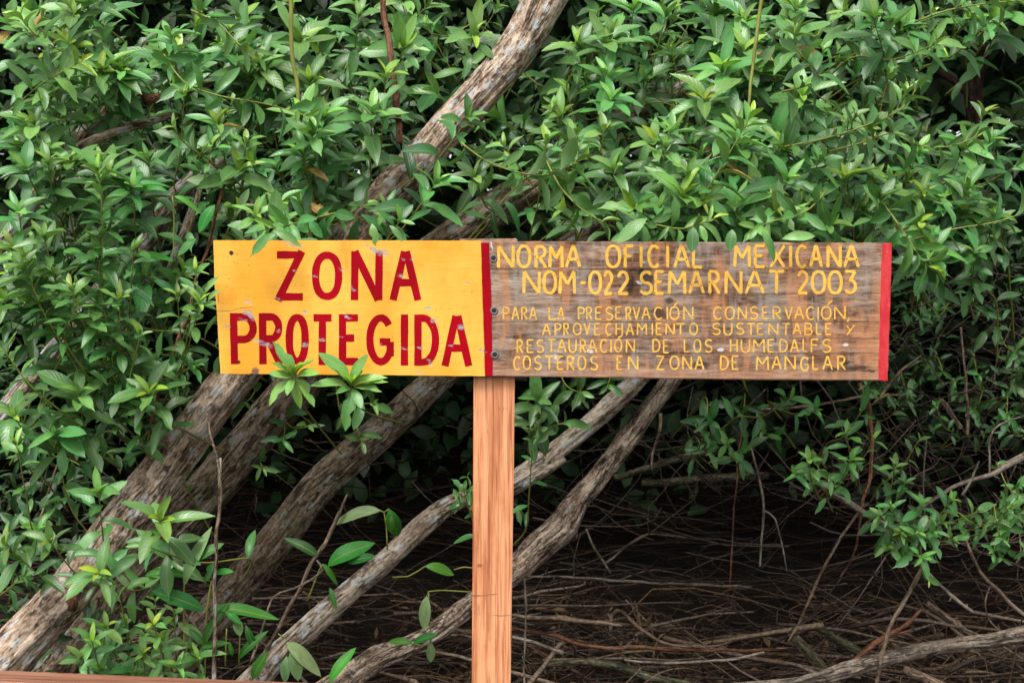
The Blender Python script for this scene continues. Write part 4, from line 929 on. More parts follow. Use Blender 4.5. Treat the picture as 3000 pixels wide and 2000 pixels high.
#SECTION foliage
# ------------------------------------------------------------------ leafy plants
def seg(px, py, ax, ay, bx, by):
    t = max(0, min(1, ((px - ax) * (bx - ax) + (py - ay) * (by - ay)) / ((bx - ax) ** 2 + (by - ay) ** 2)))
    return math.hypot(px - ax - t * (bx - ax), py - ay - t * (by - ay))
def bare(px, py):                 # places where the trunks lie uncovered
    return seg(px, py, 1300, 745, 1600, 545) < 85 or seg(px, py, 30, 1930, 715, 1070) < 95 or seg(px, py, 1230, 500, 1600, 0) < 80 or seg(px, py, 1740, 400, 1960, 280) < 35
SEEDS = [  # px, py, name, label
 (110, 120, 'shrub_branch', 'leafy branch filling the top corner above the dead brown branch', 'branch'),
 (430, 130, 'shrub_branch', 'leafy branch with fresh lime tips above the forked dead branch', 'branch'),
 (740, 170, 'shrub_branch', 'leafy branch around the yellow green upright stem at the top', 'branch'),
 (1040, 120, 'shrub_branch', 'leafy branch around the reddish upright stem at the top', 'branch'),
 (1330, 60, 'shrub_branch', 'small leafy branch tucked over the upper side of the thick trunk', 'branch'),
 (1790, 130, 'shrub_branch', 'leafy branch just beyond the thick trunk at the top edge', 'branch'),
 (2080, 100, 'shrub_branch', 'leafy branch beside the stem hanging above the word MEXICANA', 'branch'),
 (2400, 100, 'shrub_branch', 'broad leaved branch reaching over from the top edge toward the black gap', 'branch'),
 (2760, 90, 'shrub_branch', 'leafy branch arching over the black gap in the far top corner', 'branch'),
 (110, 400, 'shrub_branch', 'leafy branch hanging over the reddish shaded limb', 'branch'),
 (400, 470, 'shrub_branch', 'thin leafy branch below the dead brown branch', 'branch'),
 (700, 430, 'shrub_branch', 'leafy branch arching down on a long yellowish stem toward the yellow panel', 'branch'),
 (930, 420, 'shrub_branch', 'large bright leaf rosettes above the Z of ZONA', 'branch'),
 (1180, 380, 'shrub_branch', 'cluster of rosettes lying on the thick trunk above the sign', 'branch'),
 (1290, 560, 'shrub_branch', 'leafy spray with eaten leaves crossing the trunk just above the red stripe', 'branch'),
 (860, 640, 'shrub_branch', 'rosette spray dropping leaves over the top edge of the yellow panel', 'branch'),
 (1640, 450, 'shrub_branch', 'leafy branch on a yellow stem above NORMA OFICIAL', 'branch'),
 (1900, 330, 'shrub_branch', 'dense leafy branch above the word OFICIAL', 'branch'),
 (2160, 420, 'shrub_branch', 'biggest bright leaf rosette above the word SEMARNAT', 'branch'),
 (1950, 590, 'shrub_branch', 'leafy spray hanging over the top edge of the wooden board', 'branch'),
 (2300, 620, 'shrub_branch', 'leafy spray over the board edge above MEXICANA', 'branch'),
 (2440, 360, 'shrub_branch', 'leafy branch on a long slanting stem beside the black gap', 'branch'),
 (2740, 480, 'shrub_branch', 'leafy branch in front of the sparkling gap', 'branch'),
 (2900, 380, 'shrub_branch', 'glossy leaf spray under the black gap at the frame edge', 'branch'),
 (2630, 700, 'shrub_branch', 'leafy branch hanging beside the bright red board end', 'branch'),
 (2900, 640, 'shrub_branch', 'leafy branch at the frame edge beyond the bright red board end', 'branch'),
 (90, 800, 'leafy_shrub', 'leafy shrub stems at the frame edge level with ZONA', 'shrub'),
 (330, 700, 'leafy_shrub', 'tall upright shoot with bright top beside the yellow panel', 'shrub'),
 (540, 860, 'leafy_shrub', 'small leaved spray touching the edge of the yellow panel', 'shrub'),
 (250, 1050, 'leafy_shrub', 'bushy shrub with crossing yellow green stems beside the yellow panel', 'shrub'),
 (420, 1230, 'leafy_shrub', 'low leafy shoots resting above the thick tan trunk', 'shrub'),
 (60, 1450, 'leafy_shrub', 'low leafy shrub at the frame edge above the trunk foot', 'shrub'),
 (60, 1750, 'leafy_shrub', 'shaded leafy shrub behind the foot of the thick trunk', 'shrub'),
]
PL = [Plant(n, lab, cat) for (_, _, n, lab, cat) in SEEDS]
def plant_for(px, py):
    return PL[min(range(len(SEEDS)), key=lambda i: (SEEDS[i][0] - px) ** 2 + (SEEDS[i][1] - py) ** 2)]

def wall_depth(px, py):            # front of the leafy wall: hangs near above the sign, leans back upwards
    d = 4.42 + max(0, 700 - py) / 700 * .75
    if px < 640: d = 4.45 + max(0, 700 - py) / 700 * .6
    return d

def hand(px, py, leafpx=95, n=16, dx=0, dy=-1, toward=.7, length=.3, d=None, tip=1.0, pl=None, dark=0, start=.3, back=None):
    """a shoot whose tip is at (px, py); (dx, dy) the direction it points in the picture"""
    d = d or wall_depth(px, py); t = P(px, py, d); ax = Vector((dx, -toward, -dy)).normalized(); s = d / D0
    b = t - ax * length + Vector((U(-.03, .03), .10, -.05)); mid = (t + b) / 2 + Vector((0, 0, -.03))
    sh = shoot([b + Vector((U(-.1, .1), .15, -.08)), b, mid, t], leaf=leafpx / 1000 * s, n=n, tip=tip, dark=dark, start=start)
    (pl or plant_for(px, py)).add(sh)

MAP = [
 "99999999941899999997",
 "99989999823899999865",
 "99848998616789998533",
 "97658996548999997667",
 "86557886214699998888",
 "99863111111111111521",
 "99865000000000000100",
 "58850000000000000000",
 "57700000000000000000",
 "35300000000000000000",
 "64000000000000000000",
 "40000000000000000000",
 "00000000000000000000"]
GAPS = [(310, 405, 150, 38), (470, 285, 90, 36), (90, 1110, 120, 70), (1190, 480, 80, 60), (120, 580, 50, 60), (1920, 290, 80, 30), (530, 600, 70, 50), (40, 950, 70, 40), (330, 640, 60, 50), (640, 560, 50, 40), (210, 590, 60, 40), (1500, 400, 50, 40), (1560, 560, 40, 50), (2420, 560, 60, 35), (2750, 330, 60, 50), (950, 520, 40, 30), (560, 330, 50, 30), (20, 330, 50, 40), (1250, 180, 50, 40), (430, 630, 110, 55), (600, 640, 60, 70), (70, 1090, 110, 110), (190, 1000, 60, 40), (480, 1000, 60, 60), (500, 740, 70, 60), (1260, 640, 90, 60), (2860, 220, 170, 100), (2850, 860, 180, 80), (200, 1390, 120, 60), (130, 560, 50, 80), (1720, 690, 80, 40), (330, 370, 70, 30)]
for r, row in enumerate(MAP):
    for c, ch in enumerate(row):
        k = int(ch) / 9 * 2.7
        for _ in range(int(k) + (R() < k - int(k))):
            px, py = (c + R()) * 150, (r + R()) * 150
            if 590 < px < 2640 and 640 < py < 1160: 
                if py > 720: continue
                py -= 60
            # keep the trunks' lit faces free
            if abs((px - 1180) * .74 + (py - 505) * .67) < 55 and 150 < py < 520 and px > 1150 and R() < .93: continue
            if any(((px - gx) / rx) ** 2 + ((py - gy) / ry) ** 2 < 1 and R() < .92 for gx, gy, rx, ry in GAPS): continue
            if bare(px, py) and R() < .88: continue
            d = wall_depth(px, py) + R() ** 1.3 * .85 + .02
            ax = Vector((U(-1, 1), -U(.25, 1.1), U(-.35, 1.0))).normalized(); L = U(.16, .40); t = P(px, py, d)
            b = t - ax * L; b.z -= .04; mid = t.lerp(b, .5) + Vector((U(-.03, .03), 0, -.04))
            lf = U(.070, .148) * (1 if py < 900 or px > 600 else .85)
            if py > 1350: lf *= .8
            plant_for(px, py).add(shoot([b - ax * U(.1, .3) + Vector((0, .1, -.1)), b, mid, t], leaf=lf, n=random.choice((9, 11, 13, 15)), start=.3, dark=.0 + .12 * (d - wall_depth(px, py)), spread=U(.85, 1.2)))  # tone drops with depth behind the wall front, painted shade

# rosettes that stand out in the photograph
for a in [(287, 500, 110, 16, 0, -1, .5), (915, 400, 115, 20, 0, -.3, 1), (1090, 330, 120, 20, .1, -1, .8), (1370, 350, 100, 16, .8, -.6, .5), (1275, 540, 110, 15, .9, -.7, .5), (815, 665, 105, 20, 0, -.6, 1), (1170, 650, 80, 14, .6, -.2, .6),
          (760, 195, 110, 20, .3, -.5, 1), (500, 110, 100, 16, 0, -1, .6), (300, 220, 105, 20, .1, -.8, .9), (80, 90, 100, 16, -.4, -1, .5), (140, 480, 90, 16, 0, -1, .7), (2170, 430, 135, 20, .3, -1, .6), (1775, 130, 110, 16, -.1, -.8, .9),
          (1950, 50, 105, 15, .3, -1, .6), (2330, 110, 105, 16, .4, -.8, .7), (2560, 60, 110, 15, -.6, -.4, .8), (2900, 60, 110, 15, .5, -.2, .8), (2740, 130, 95, 14, .8, .2, .6), (2580, 590, 95, 16, 0, -1, .7), (2830, 560, 100, 16, .2, -1, .7),
          (2880, 340, 100, 13, .4, -1, .4), (2650, 280, 90, 13, .5, -.8, .5), (1600, 420, 85, 14, .1, -1, .6), (1770, 390, 100, 15, .2, -1, .7), (1860, 610, 95, 12, -.5, .2, .8), (2060, 590, 100, 15, .1, .6, .7), (2270, 620, 90, 14, .3, -.2, .8),
          (1950, 440, 95, 15, .2, -.9, .7), (2400, 470, 90, 15, .3, -.8, .7), (2690, 450, 90, 15, .3, -.8, .7), (1480, 430, 90, 12, -.9, -.6, .4), (620, 430, 90, 14, .5, -1, .5), (720, 420, 85, 13, .3, -1, .5), (540, 280, 95, 14, .4, -1, .5), (1130, 230, 95, 14, .2, -1, .5),
          (70, 790, 105, 15, -.2, -1, .6), (130, 700, 100, 14, 0, -1, .6), (390, 740, 85, 14, .3, -1, .6), (350, 880, 85, 14, .3, -1, .7), (410, 985, 75, 12, .6, -.7, .5), (210, 850, 80, 12, -.2, -1, .5), (520, 870, 75, 14, .1, -1, .7), (585, 890, 75, 13, .5, -.7, .6),
          (575, 800, 70, 12, .3, -1, .5), (290, 1450, 110, 14, .2, -.8, .8), (150, 1590, 105, 16, -.3, -.6, 1), (470, 1530, 125, 15, .2, -.5, 1), (290, 1680, 115, 14, -.3, -.2, 1), (430, 1600, 90, 8, -.9, -.1, .6), (50, 1300, 70, 8, .1, -1, .5), (20, 1600, 90, 12, -.4, -.5, .7)]:
    dd = None
    if a[1] > 1400 and a[0] > 130: dd = 4.25
    hand(*a[:7], length=.30, d=(dd or wall_depth(a[0], a[1]) - .06))

def stemmed(pl, pts, leafpx, n, tip=1, start=.04, rad=.0023, **kw):
    n = int(n * 1.5)
    P_ = [P(*p) for p in pts]; pl.add(shoot(P_, leaf=leafpx / 1000 * pts[-1][2] / D0, n=n, start=start, rad=rad, tip=tip, crowd=1.25, **kw))
LSH = plant_for(250, 1050)
for _ in range(95):
    while True:
        px, py = U(0, 3000), U(0, 1500); r_, c_ = int(py // 150), int(px // 150)
        if int(MAP[r_][c_]) / 9 < R() or (590 < px < 2640 and 660 < py < 1160): continue
        if any(((px - gx) / rx) ** 2 + ((py - gy) / ry) ** 2 < 1.3 for gx, gy, rx, ry in GAPS): continue
        if bare(px, py): continue
        break
    hand(px, py, U(85, 130), random.choice((14, 16, 18)), U(-.5, .5), -U(.2, 1), U(.6, 1.1), length=U(.16, .26), d=wall_depth(px, py) + U(-.08, .12), start=.55)
stemmed(LSH, [(440, 1350, 4.7), (379, 1208, 4.6), (339, 1114, 4.55), (321, 989, 4.5), (292, 829, 4.45), (290, 700, 4.42)], 92, 30, spread=1.15)
stemmed(LSH, [(360, 1265, 4.6), (277, 1168, 4.55), (210, 1052, 4.5), (152, 958, 4.45), (116, 891, 4.42), (71, 770, 4.4)], 85, 24, spread=1.1)
stemmed(LSH, [(240, 1250, 4.55), (156, 1186, 4.5), (80, 1119, 4.45), (13, 1025, 4.42), (-30, 960, 4.4)], 80, 16)
stemmed(LSH, [(353, 1180, 4.6), (352, 1100, 4.55), (344, 980, 4.5), (350, 900, 4.5)], 75, 14)
stemmed(LSH, [(300, 1180, 4.6), (250, 1090, 4.5), (190, 990, 4.45), (230, 900, 4.4)], 75, 14)
stemmed(plant_for(330, 700), [(297, 800, 4.45), (300, 700, 4.42), (298, 600, 4.4), (290, 520, 4.4)], 100, 18, spread=1.1)
# long arching yellow stems of the upper shrubs
for pl, pts, lf, n in [
 ((700, 430), [(560, 30, 4.75), (640, 70, 4.7), (700, 130, 4.65), (760, 170, 4.6)], 95, 10),
 ((700, 430), [(480, 160, 4.9), (540, 240, 4.8), (640, 280, 4.7), (780, 305, 4.7), (900, 340, 4.65)], 95, 14),
 ((400, 470), [(760, 600, 4.8), (680, 520, 4.75), (600, 460, 4.7), (540, 420, 4.65), (510, 370, 4.6)], 90, 13),
 ((430, 130), [(260, 170, 4.9), (180, 150, 4.8), (100, 100, 4.7), (60, 50, 4.65)], 95, 12),
 ((110, 400), [(0, 350, 4.8), (70, 290, 4.75), (130, 240, 4.7), (240, 180, 4.65)], 95, 12),
 ((1640, 450), [(1350, 418, 4.42), (1430, 475, 4.42), (1530, 508, 4.42), (1610, 510, 4.45), (1700, 470, 4.5)], 95, 12),
 ((1640, 450), [(1600, 470, 4.6), (1640, 545, 4.5), (1700, 610, 4.45), (1780, 660, 4.45)], 85, 10),
 ((2160, 420), [(2010, 670, 4.6), (2070, 560, 4.45), (2130, 460, 4.4), (2200, 340, 4.38)], 120, 16),
 ((2440, 360), [(2300, 430, 4.6), (2420, 405, 4.55), (2530, 370, 4.5), (2640, 320, 4.45), (2690, 250, 4.45)], 90, 14),
 ((2740, 480), [(2410, 450, 4.7), (2520, 420, 4.6), (2620, 390, 4.5), (2690, 425, 4.45), (2780, 430, 4.45), (2860, 400, 4.45)], 90, 15),
 ((2900, 640), [(2680, 700, 4.5), (2800, 670, 4.45), (2920, 650, 4.42), (3040, 610, 4.4)], 95, 12),
 ((2400, 100), [(2680, 65, 4.5), (2780, 30, 4.45), (2900, 10, 4.45), (3030, 0, 4.45)], 110, 9),
 ((2400, 100), [(2290, 270, 4.6), (2400, 230, 4.55), (2330, 140, 4.5), (2330, 80, 4.5)], 105, 12),
 ((1950, 590), [(1820, 700, 4.5), (1880, 655, 4.4), (2000, 670, 4.3), (2090, 640, 4.25)], 95, 11),
 ((2300, 620), [(2420, 560, 4.5), (2360, 620, 4.4), (2260, 650, 4.3), (2210, 670, 4.2)], 90, 10),
 ((2630, 700), [(2560, 560, 4.5), (2620, 640, 4.45), (2660, 700, 4.4), (2700, 760, 4.38), (2740, 800, 4.38)], 100, 13),
 ((860, 640), [(1000, 620, 4.5), (920, 640, 4.4), (840, 660, 4.25), (790, 670, 4.2)], 100, 12)]:
    stemmed(plant_for(*pl), pts, lf, n)

def one(pl, px, py, qx, qy, d, var=None, tone=(.4, .5, .6), up=None, dq=None, wf=1.0):
    """one leaf from its base pixel to its tip pixel"""
    a, b = P(px, py, d), P(qx, qy, dq or d - .02)
    pl.leaves.append((random.randrange(12) if var is None else var, leaf_matrix(a, b - a, up or Vector((.1, -1, .5)) + rvec() * .2, (b - a).length, wf), tone, 0))
# leaves that fall over the board's top edge
pe = plant_for(860, 640); 
one(pe, 815, 680, 722, 744, 4.09, 5, (.35, .5, .6)); one(pe, 800, 676, 880, 712, 4.09, 4, (.4, .4, .6)); one(pe, 1090, 655, 1100, 716, 4.09, 4, (.5, .4, .6), wf=1.3); one(pe, 1140, 660, 1180, 702, 4.10, 0, (.3, .4, .5))
pe2 = plant_for(1950, 590); pe3 = plant_for(2300, 620)
one(pe2, 1895, 640, 1808, 706, 4.10, 2, (.4, .4, .7), wf=1.2); one(pe2, 2030, 665, 2028, 737, 4.09, 2, (.15, .5, .4), wf=1.5); one(pe2, 2050, 660, 2072, 705, 4.1, 0, (.5, .5, .7), wf=1.3); one(pe3, 2145, 672, 2138, 731, 4.09, 0, (.2, .5, .6), wf=1.7)
one(pe3, 2228, 678, 2281, 755, 4.08, 1, (.35, .5, .6), wf=1.2); one(pe3, 2290, 700, 2388, 686, 4.12, 2, (.5, .5, .7), wf=1.0); one(pe2, 1960, 662, 1930, 700, 4.1, 3, (.4, .5, .6))
pe4 = plant_for(540, 860); one(pe4, 600, 860, 632, 806, 4.12, 5, (.55, .5, .6)); one(pe4, 610, 880, 640, 845, 4.12, 4, (.6, .5, .6))

# sprays in front of the foot of the yellow panel
pf = Plant('small_sapling', 'bitten leaf rosette rising over the R of PROTEGIDA', 'sapling')
for q in [(815, 1000, .45), (906, 1042, .55), (922, 1082, .7), (790, 1090, .6), (800, 1055, .5), (782, 1168, .65), (872, 1178, .7), (925, 1170, .6), (840, 1150, .5), (885, 1060, .9), (850, 1065, .95)]:
    ln = math.hypot(q[0] - 863, q[1] - 1108); one(pf, 863 + (q[0] - 863) * .06, 1106 + (q[1] - 1106) * .06, q[0], q[1], 4.06, None, (q[2], .5, .75), Vector((.0, -1, .9)) + rvec() * .3, 4.02 if ln > 70 else 3.99, wf=1.15 if ln > 60 else 1.0)
pf.stems.append(catmull([(P(1000, 1330, 4.7), .003), (P(920, 1230, 4.4), .003), (P(866, 1150, 4.12), .0028), (P(862, 1106, 4.06), .0022)], .03)); pf.build()
pg = Plant('small_sapling', 'glossy leaf rosette rising over the E of PROTEGIDA', 'sapling')
for q in [(970, 1025, .45), (1062, 1038, .5), (1124, 1098, .6), (917, 1112, .45), (1015, 1248, .35), (1095, 1085, .7), (1000, 1075, .75), (1045, 1078, .95), (1020, 1085, .9), (1110, 1130, .5), (1060, 1190, .3), (985, 1150, .3)]:
    one(pg, 1030 + (q[0] - 1030) * .06, 1136 + (q[1] - 1136) * .06, q[0], q[1], 4.05, None, (q[2], .45, .75), Vector((.1, -1, .9)) + rvec() * .3, 4.0, wf=1.15)
pg.stems.append(catmull([(P(1180, 1240, 5.0), .003), (P(1080, 1210, 4.5), .003), (P(1040, 1170, 4.15), .0028), (P(1030, 1138, 4.05), .0022)], .03)); pg.build()

# sprays under the board, leaf tones lowered for the shade there
ph = Plant('shrub_branch', 'shaded rosettes hanging under the board just beyond the post', 'branch')
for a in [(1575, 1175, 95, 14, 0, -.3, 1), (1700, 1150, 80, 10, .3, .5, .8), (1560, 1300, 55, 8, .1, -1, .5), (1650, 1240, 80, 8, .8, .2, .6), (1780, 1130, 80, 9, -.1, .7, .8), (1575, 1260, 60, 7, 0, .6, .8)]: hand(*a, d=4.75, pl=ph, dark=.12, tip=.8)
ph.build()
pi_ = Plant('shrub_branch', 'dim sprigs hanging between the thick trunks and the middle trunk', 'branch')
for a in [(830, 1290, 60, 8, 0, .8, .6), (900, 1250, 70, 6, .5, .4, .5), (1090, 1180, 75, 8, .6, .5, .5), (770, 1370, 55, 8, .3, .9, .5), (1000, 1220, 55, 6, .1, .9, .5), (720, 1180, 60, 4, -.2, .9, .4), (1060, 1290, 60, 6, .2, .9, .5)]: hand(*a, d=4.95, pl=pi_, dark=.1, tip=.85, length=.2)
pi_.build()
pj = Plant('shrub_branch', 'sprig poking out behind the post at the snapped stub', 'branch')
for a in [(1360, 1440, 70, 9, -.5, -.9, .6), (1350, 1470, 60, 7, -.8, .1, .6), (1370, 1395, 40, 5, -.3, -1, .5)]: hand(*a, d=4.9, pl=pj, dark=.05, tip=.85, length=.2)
pj.build()

# small leaved sprays in the dark at the far side
pk = Plant('shrub_branch', 'bright small leaved spray at the end of the drooping bare branch', 'branch')
for a in [(2370, 1350, 70, 13, -.5, -.3, .8), (2330, 1390, 60, 8, -.8, .3, .5), (2490, 1350, 70, 13, .2, -.6, .8), (2620, 1370, 60, 12, 0, -.8, .7), (2690, 1290, 55, 10, .4, -.8, .5), (2650, 1420, 60, 12, .3, -.6, .7), (2700, 1480, 60, 13, .1, -.8, .8),
          (2780, 1470, 60, 12, .4, -.7, .6), (2860, 1500, 70, 11, .9, .1, .5), (2730, 1560, 65, 13, .4, .1, .8), (2640, 1560, 60, 13, -.6, .2, .7), (2600, 1600, 55, 10, -.7, .5, .5), (2700, 1630, 60, 12, .2, .8, .7), (2790, 1580, 60, 11, .7, .4, .6), (2580, 1510, 55, 9, -.9, -.1, .5),
          (2690, 1560, 55, 10, 0, .1, 1), (2760, 1530, 60, 9, .3, -.1, .9), (2430, 1400, 60, 9, .1, .8, .5), (2560, 1290, 55, 8, .4, -.7, .5), (2480, 1270, 55, 8, -.5, -.5, .5), (2610, 1480, 50, 8, -.3, -.6, .6), (2720, 1700, 45, 5, -.1, .9, .4)]:
    hand(*a, d=U(4.95, 5.15), pl=pk, length=.16, tip=.9)
pk.build()
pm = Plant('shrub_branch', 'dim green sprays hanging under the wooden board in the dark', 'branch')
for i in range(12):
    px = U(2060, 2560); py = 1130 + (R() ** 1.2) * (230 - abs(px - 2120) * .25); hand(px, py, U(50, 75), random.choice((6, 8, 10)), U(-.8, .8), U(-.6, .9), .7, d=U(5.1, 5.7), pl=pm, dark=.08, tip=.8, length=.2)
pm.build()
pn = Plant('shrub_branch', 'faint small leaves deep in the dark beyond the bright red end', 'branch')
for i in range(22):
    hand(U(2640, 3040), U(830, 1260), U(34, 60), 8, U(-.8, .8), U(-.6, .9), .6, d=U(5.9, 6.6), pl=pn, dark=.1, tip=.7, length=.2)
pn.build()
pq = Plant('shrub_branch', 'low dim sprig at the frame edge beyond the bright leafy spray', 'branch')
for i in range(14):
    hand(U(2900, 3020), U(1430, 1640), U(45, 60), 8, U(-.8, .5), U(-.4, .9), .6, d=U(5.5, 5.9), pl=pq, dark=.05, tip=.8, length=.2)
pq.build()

# low plants by the trunk's foot above the rail
pr = Plant('low_plant', 'low leafy plant between the trunk foot and the rail', 'plant', base=P(330, 2020, 4.3))
for a in [(270, 1880, 85, 14, .1, -.7, .8), (310, 1840, 80, 12, .4, -.9, .6), (370, 1830, 75, 12, 0, -1, .6), (450, 1830, 75, 12, .1, -1, .7), (480, 1880, 80, 12, .3, -.7, .7), (330, 1900, 80, 14, 0, -.8, .8), (420, 1920, 75, 12, .2, -.8, .8), (240, 1930, 85, 14, -.3, -.6, .9),
          (520, 1950, 70, 12, .2, -.8, .7), (300, 1965, 75, 12, 0, -.6, .9), (390, 1975, 75, 12, 0, -.6, .9), (455, 1760, 60, 9, .1, -1, .5), (510, 1795, 50, 8, .1, -1, .5), (350, 1750, 55, 9, -.2, -1, .5), (580, 1930, 80, 10, .1, -1, .6), (560, 1900, 60, 10, -.2, -1, .6)]:
    hand(*a, d=U(4.3, 4.6), pl=pr, length=.16)
pr.build()

def bigplant(label, leaves, d, stems=()):
    """glossy long leaves given base pixel -> tip pixel (b variant, tone)"""
    p = Plant('broadleaf_seedling', label, 'seedling')
    for (x0, y0, x1, y1, tone, wf) in leaves:
        a, b = P(x0, y0, d), P(x1, y1, d - U(0, .05)); up = Vector((U(-.2, .2), -.9, .7))
        p.leaves.append((50 + random.randrange(3), leaf_matrix(a, b - a, up, (b - a).length, wf), (tone, R(), U(.4, .8)), 0))
    for s in stems: p.stems.append(catmull([(P(x, y, d + .02), .0028) for (x, y) in s], .03))
    return p.build()
bigplant('long glossy leaves lying over the pale straight stem', [(560, 1650, 648, 1585, .35, 1.1), (425, 1685, 562, 1672, .6, 1.0), (598, 1788, 452, 1722, .25, 1.0), (615, 1785, 795, 1780, .35, .8), (535, 1660, 500, 1600, .98, 1.1), (540, 1715, 590, 1560, .95, .8), (340, 1680, 390, 1725, .98, 1.4), (350, 1668, 400, 1620, .35, 1.9), (600, 1880, 525, 1815, .9, 1.2), (600, 1885, 650, 1770, .15, .9), (590, 1900, 655, 1872, .5, 1.2), (600, 1890, 560, 1845, .2, 1.3), (632, 1680, 668, 1665, .55, 1.6), (505, 1700, 430, 1745, .15, 1)], 4.45,
         [[(600, 2000), (602, 1900), (607, 1780), (620, 1700)], [(540, 1900), (540, 1700), (555, 1650)]])
bigplant('three glossy oval leaves in front of the middle trunk', [(932, 1630, 836, 1566, .12, 1.3), (960, 1658, 1070, 1575, .6, 1.55), (1020, 1650, 1092, 1622, .3, 1.2), (945, 1650, 992, 1712, .6, 1.1), (965, 1720, 985, 1775, .35, 1.0), (1150, 1510, 1135, 1558, .4, 2.2)], 4.85, [[(945, 1652), (935, 1670), (900, 1760)]])
bigplant('arched leaf with pale underside beside the curled dark leaf', [(1115, 1495, 965, 1520, .98, 1.2), (1140, 1490, 1165, 1575, .45, 2.0), (1245, 1658, 1330, 1668, .6, 1.6)], 4.9, [[(1112, 1494), (1125, 1500), (1132, 1540), (1135, 1610)], [(1140, 1490), (1125, 1500)], [(1245, 1658), (1225, 1672), (1195, 1688), (1150, 1690)], [(1330, 1668), (1360, 1660), (1400, 1665)]])
bigplant('hanging pale leaf between the two low limbs', [(1250, 1745, 1240, 1845, .97, 1.2), (1262, 1880, 1262, 1940, .95, 1.5), (1210, 1885, 1140, 1868, .5, 1.2), (1210, 1885, 1275, 1852, .3, 1.0)], 4.9, [[(1250, 1748), (1256, 1732), (1290, 1728), (1400, 1735)], [(1262, 1885), (1262, 1850), (1256, 1800), (1256, 1735)], [(1210, 1885), (1235, 1890), (1262, 1885)]])
bigplant('pale torn leaves and one bright spear leaf at the bottom above the rail', [(840, 1880, 945, 1975, .97, 1.4), (860, 1890, 870, 1990, .95, 1.6), (840, 1920, 830, 1995, .95, 1.5), (965, 2000, 1022, 1898, .75, 1.1), (740, 1990, 775, 1910, .45, 1.3), (700, 1930, 760, 1850, .35, 1.0), (680, 1920, 672, 1880, .3, 1.6), (845, 1925, 870, 1980, .3, 1.2), (720, 1830, 745, 1900, .25, 1.2), (660, 1790, 700, 1815, .5, 1.5), (690, 1810, 705, 1860, .9, 1.8)], 4.7,
         [[(835, 1870), (815, 1855)], [(660, 1950), (664, 1840)], [(700, 1950), (703, 1860)]])
bigplant('slender dark leaves beside the leaning cane above the sign corner', [(500, 572, 385, 525, .6, 1.0), (510, 575, 592, 615, .65, 1.0), (630, 600, 578, 675, .5, 1.3), (400, 752, 500, 740, .6, 1.0), (575, 700, 520, 742, .35, 1.2), (640, 735, 700, 735, .4, .9), (450, 820, 510, 850, .2, 1.1)], 4.62, [[(505, 575), (510, 640), (508, 760)]])

for p in PL: p.build()

# ------------------------------------------------------------------ foliage behind
def S_slab(x, y, z, slope=0.0):
    def f(rs, n):
        X = rs.uniform(*x, n); Y = rs.uniform(*y, n); Z = rs.uniform(*z, n) + slope * (Y - y[0]); return np.stack([X, Y, Z], 1)
    return f
def S_wall(pxr, pyr, dr, keep=None, clump=9):
    def f(rs, n):
        px = rs.uniform(*pxr, n); py = rs.uniform(*pyr, n); d = rs.uniform(*dr, n)
        if clump:
            k = np.array([noise.noise(Vector((a / 230, b / 230, c_ * 1.3))) for a, b, c_ in zip(px, py, d)]) > -.18
            px, py, d = px[k], py[k], d[k]
        if keep is not None: k = keep(px, py, d); px, py, d = px[k], py[k], d[k]
        return np.stack([(px - 1500) / 1000 * d / D0, d, EYE - (py - 1000) / 1000 * d / D0], 1)
    return f
def gap(px, py, d):      # the dark hollow near the far top corner and the one under the board
    g = ((px - 2850) / 170) ** 2 + ((py - 230) / 120) ** 2 < 1
    low = py > 640 + 120 * np.sin(px / 300)
    low &= ~((px < 560))
    tr = np.abs((px - 1180) * .70 + (py - 505) * .71) < 70
    return ~(g | low | (tr & (py < 700) & (px < 1750)))
mass('rear_foliage', 'shaded leaves filling in behind the front branches', 9000, S_wall((-300, 3300), (-500, 820), (5.6, 6.6), gap), M_FAR, (.07, .13), tone=(0, .6))
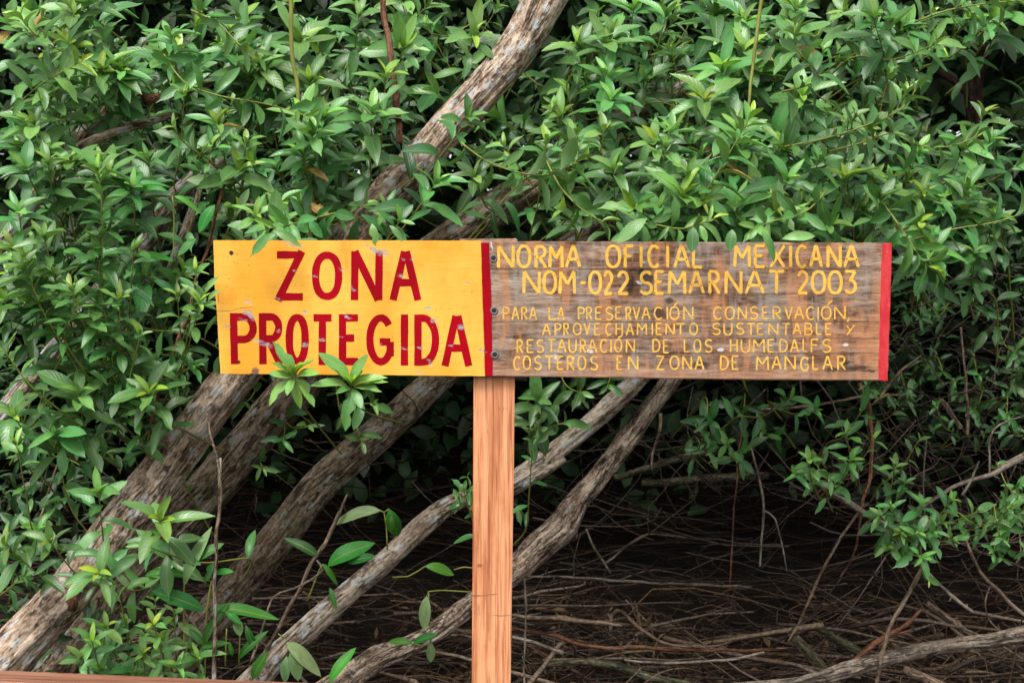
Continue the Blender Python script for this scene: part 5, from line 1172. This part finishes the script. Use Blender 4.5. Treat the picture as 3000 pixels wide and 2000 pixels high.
mass('screen_foliage', 'dark leaves closing the view between the front branches', 15000, S_wall((-500, 3500), (-600, 900), (7.5, 9.5), lambda px, py, d: ((py < 690) | (px < 520)) & (((px - 2870) / 140) ** 2 + ((py - 380) / 90) ** 2 > 1), clump=0), M_FAR, (.12, .20), tone=(0, .6), widthf=1.5)
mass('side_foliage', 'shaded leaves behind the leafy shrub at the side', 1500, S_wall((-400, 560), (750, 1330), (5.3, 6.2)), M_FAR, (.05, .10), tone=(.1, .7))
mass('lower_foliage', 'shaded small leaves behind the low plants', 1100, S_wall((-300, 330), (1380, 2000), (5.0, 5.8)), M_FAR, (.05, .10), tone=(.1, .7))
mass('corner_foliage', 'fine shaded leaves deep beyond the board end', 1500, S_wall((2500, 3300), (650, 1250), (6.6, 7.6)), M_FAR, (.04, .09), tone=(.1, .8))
def on_ground(rs, n):
    x = rs.uniform(-2.6, 3.6, n); y = 4.9 + 2.6 * rs.rand(n) ** 1.3; return np.stack([x, y, [gz(a, b) + .16 * c for a, b, c in zip(x, y, rs.rand(n))]], 1)
o_ = mass('dead_leaf_litter', 'curled brown dead leaves among the twigs on the ground', 900, on_ground, M_DEAD, (.03, .09), tone=(0, 1)); tag(o_, cat='litter')
mass('canopy_foliage', 'leafy canopy added over the thicket to keep it dark', 42000, S_slab((-8, 8), (6.0, 15), (3.1, 4.6), .05), M_FAR, (.13, .22), tone=(0, .5), widthf=1.7)  # overhead leaves, partly out of view, added to block sky light
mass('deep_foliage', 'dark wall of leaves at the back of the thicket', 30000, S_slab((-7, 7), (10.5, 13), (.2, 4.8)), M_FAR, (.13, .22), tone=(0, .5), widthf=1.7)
mass('flank_foliage', 'dark leaves added along the flanks to keep the thicket dark', 16000, lambda rs, n: np.stack([np.where(rs.rand(n) < .5, -1, 1) * rs.uniform(4.3, 6.0, n), rs.uniform(6.2, 13, n), rs.uniform(0, 4.4, n)], 1), M_FAR, (.13, .22), tone=(0, .5), widthf=1.7)  # mostly unseen side leaves, added to keep light out of the hollow
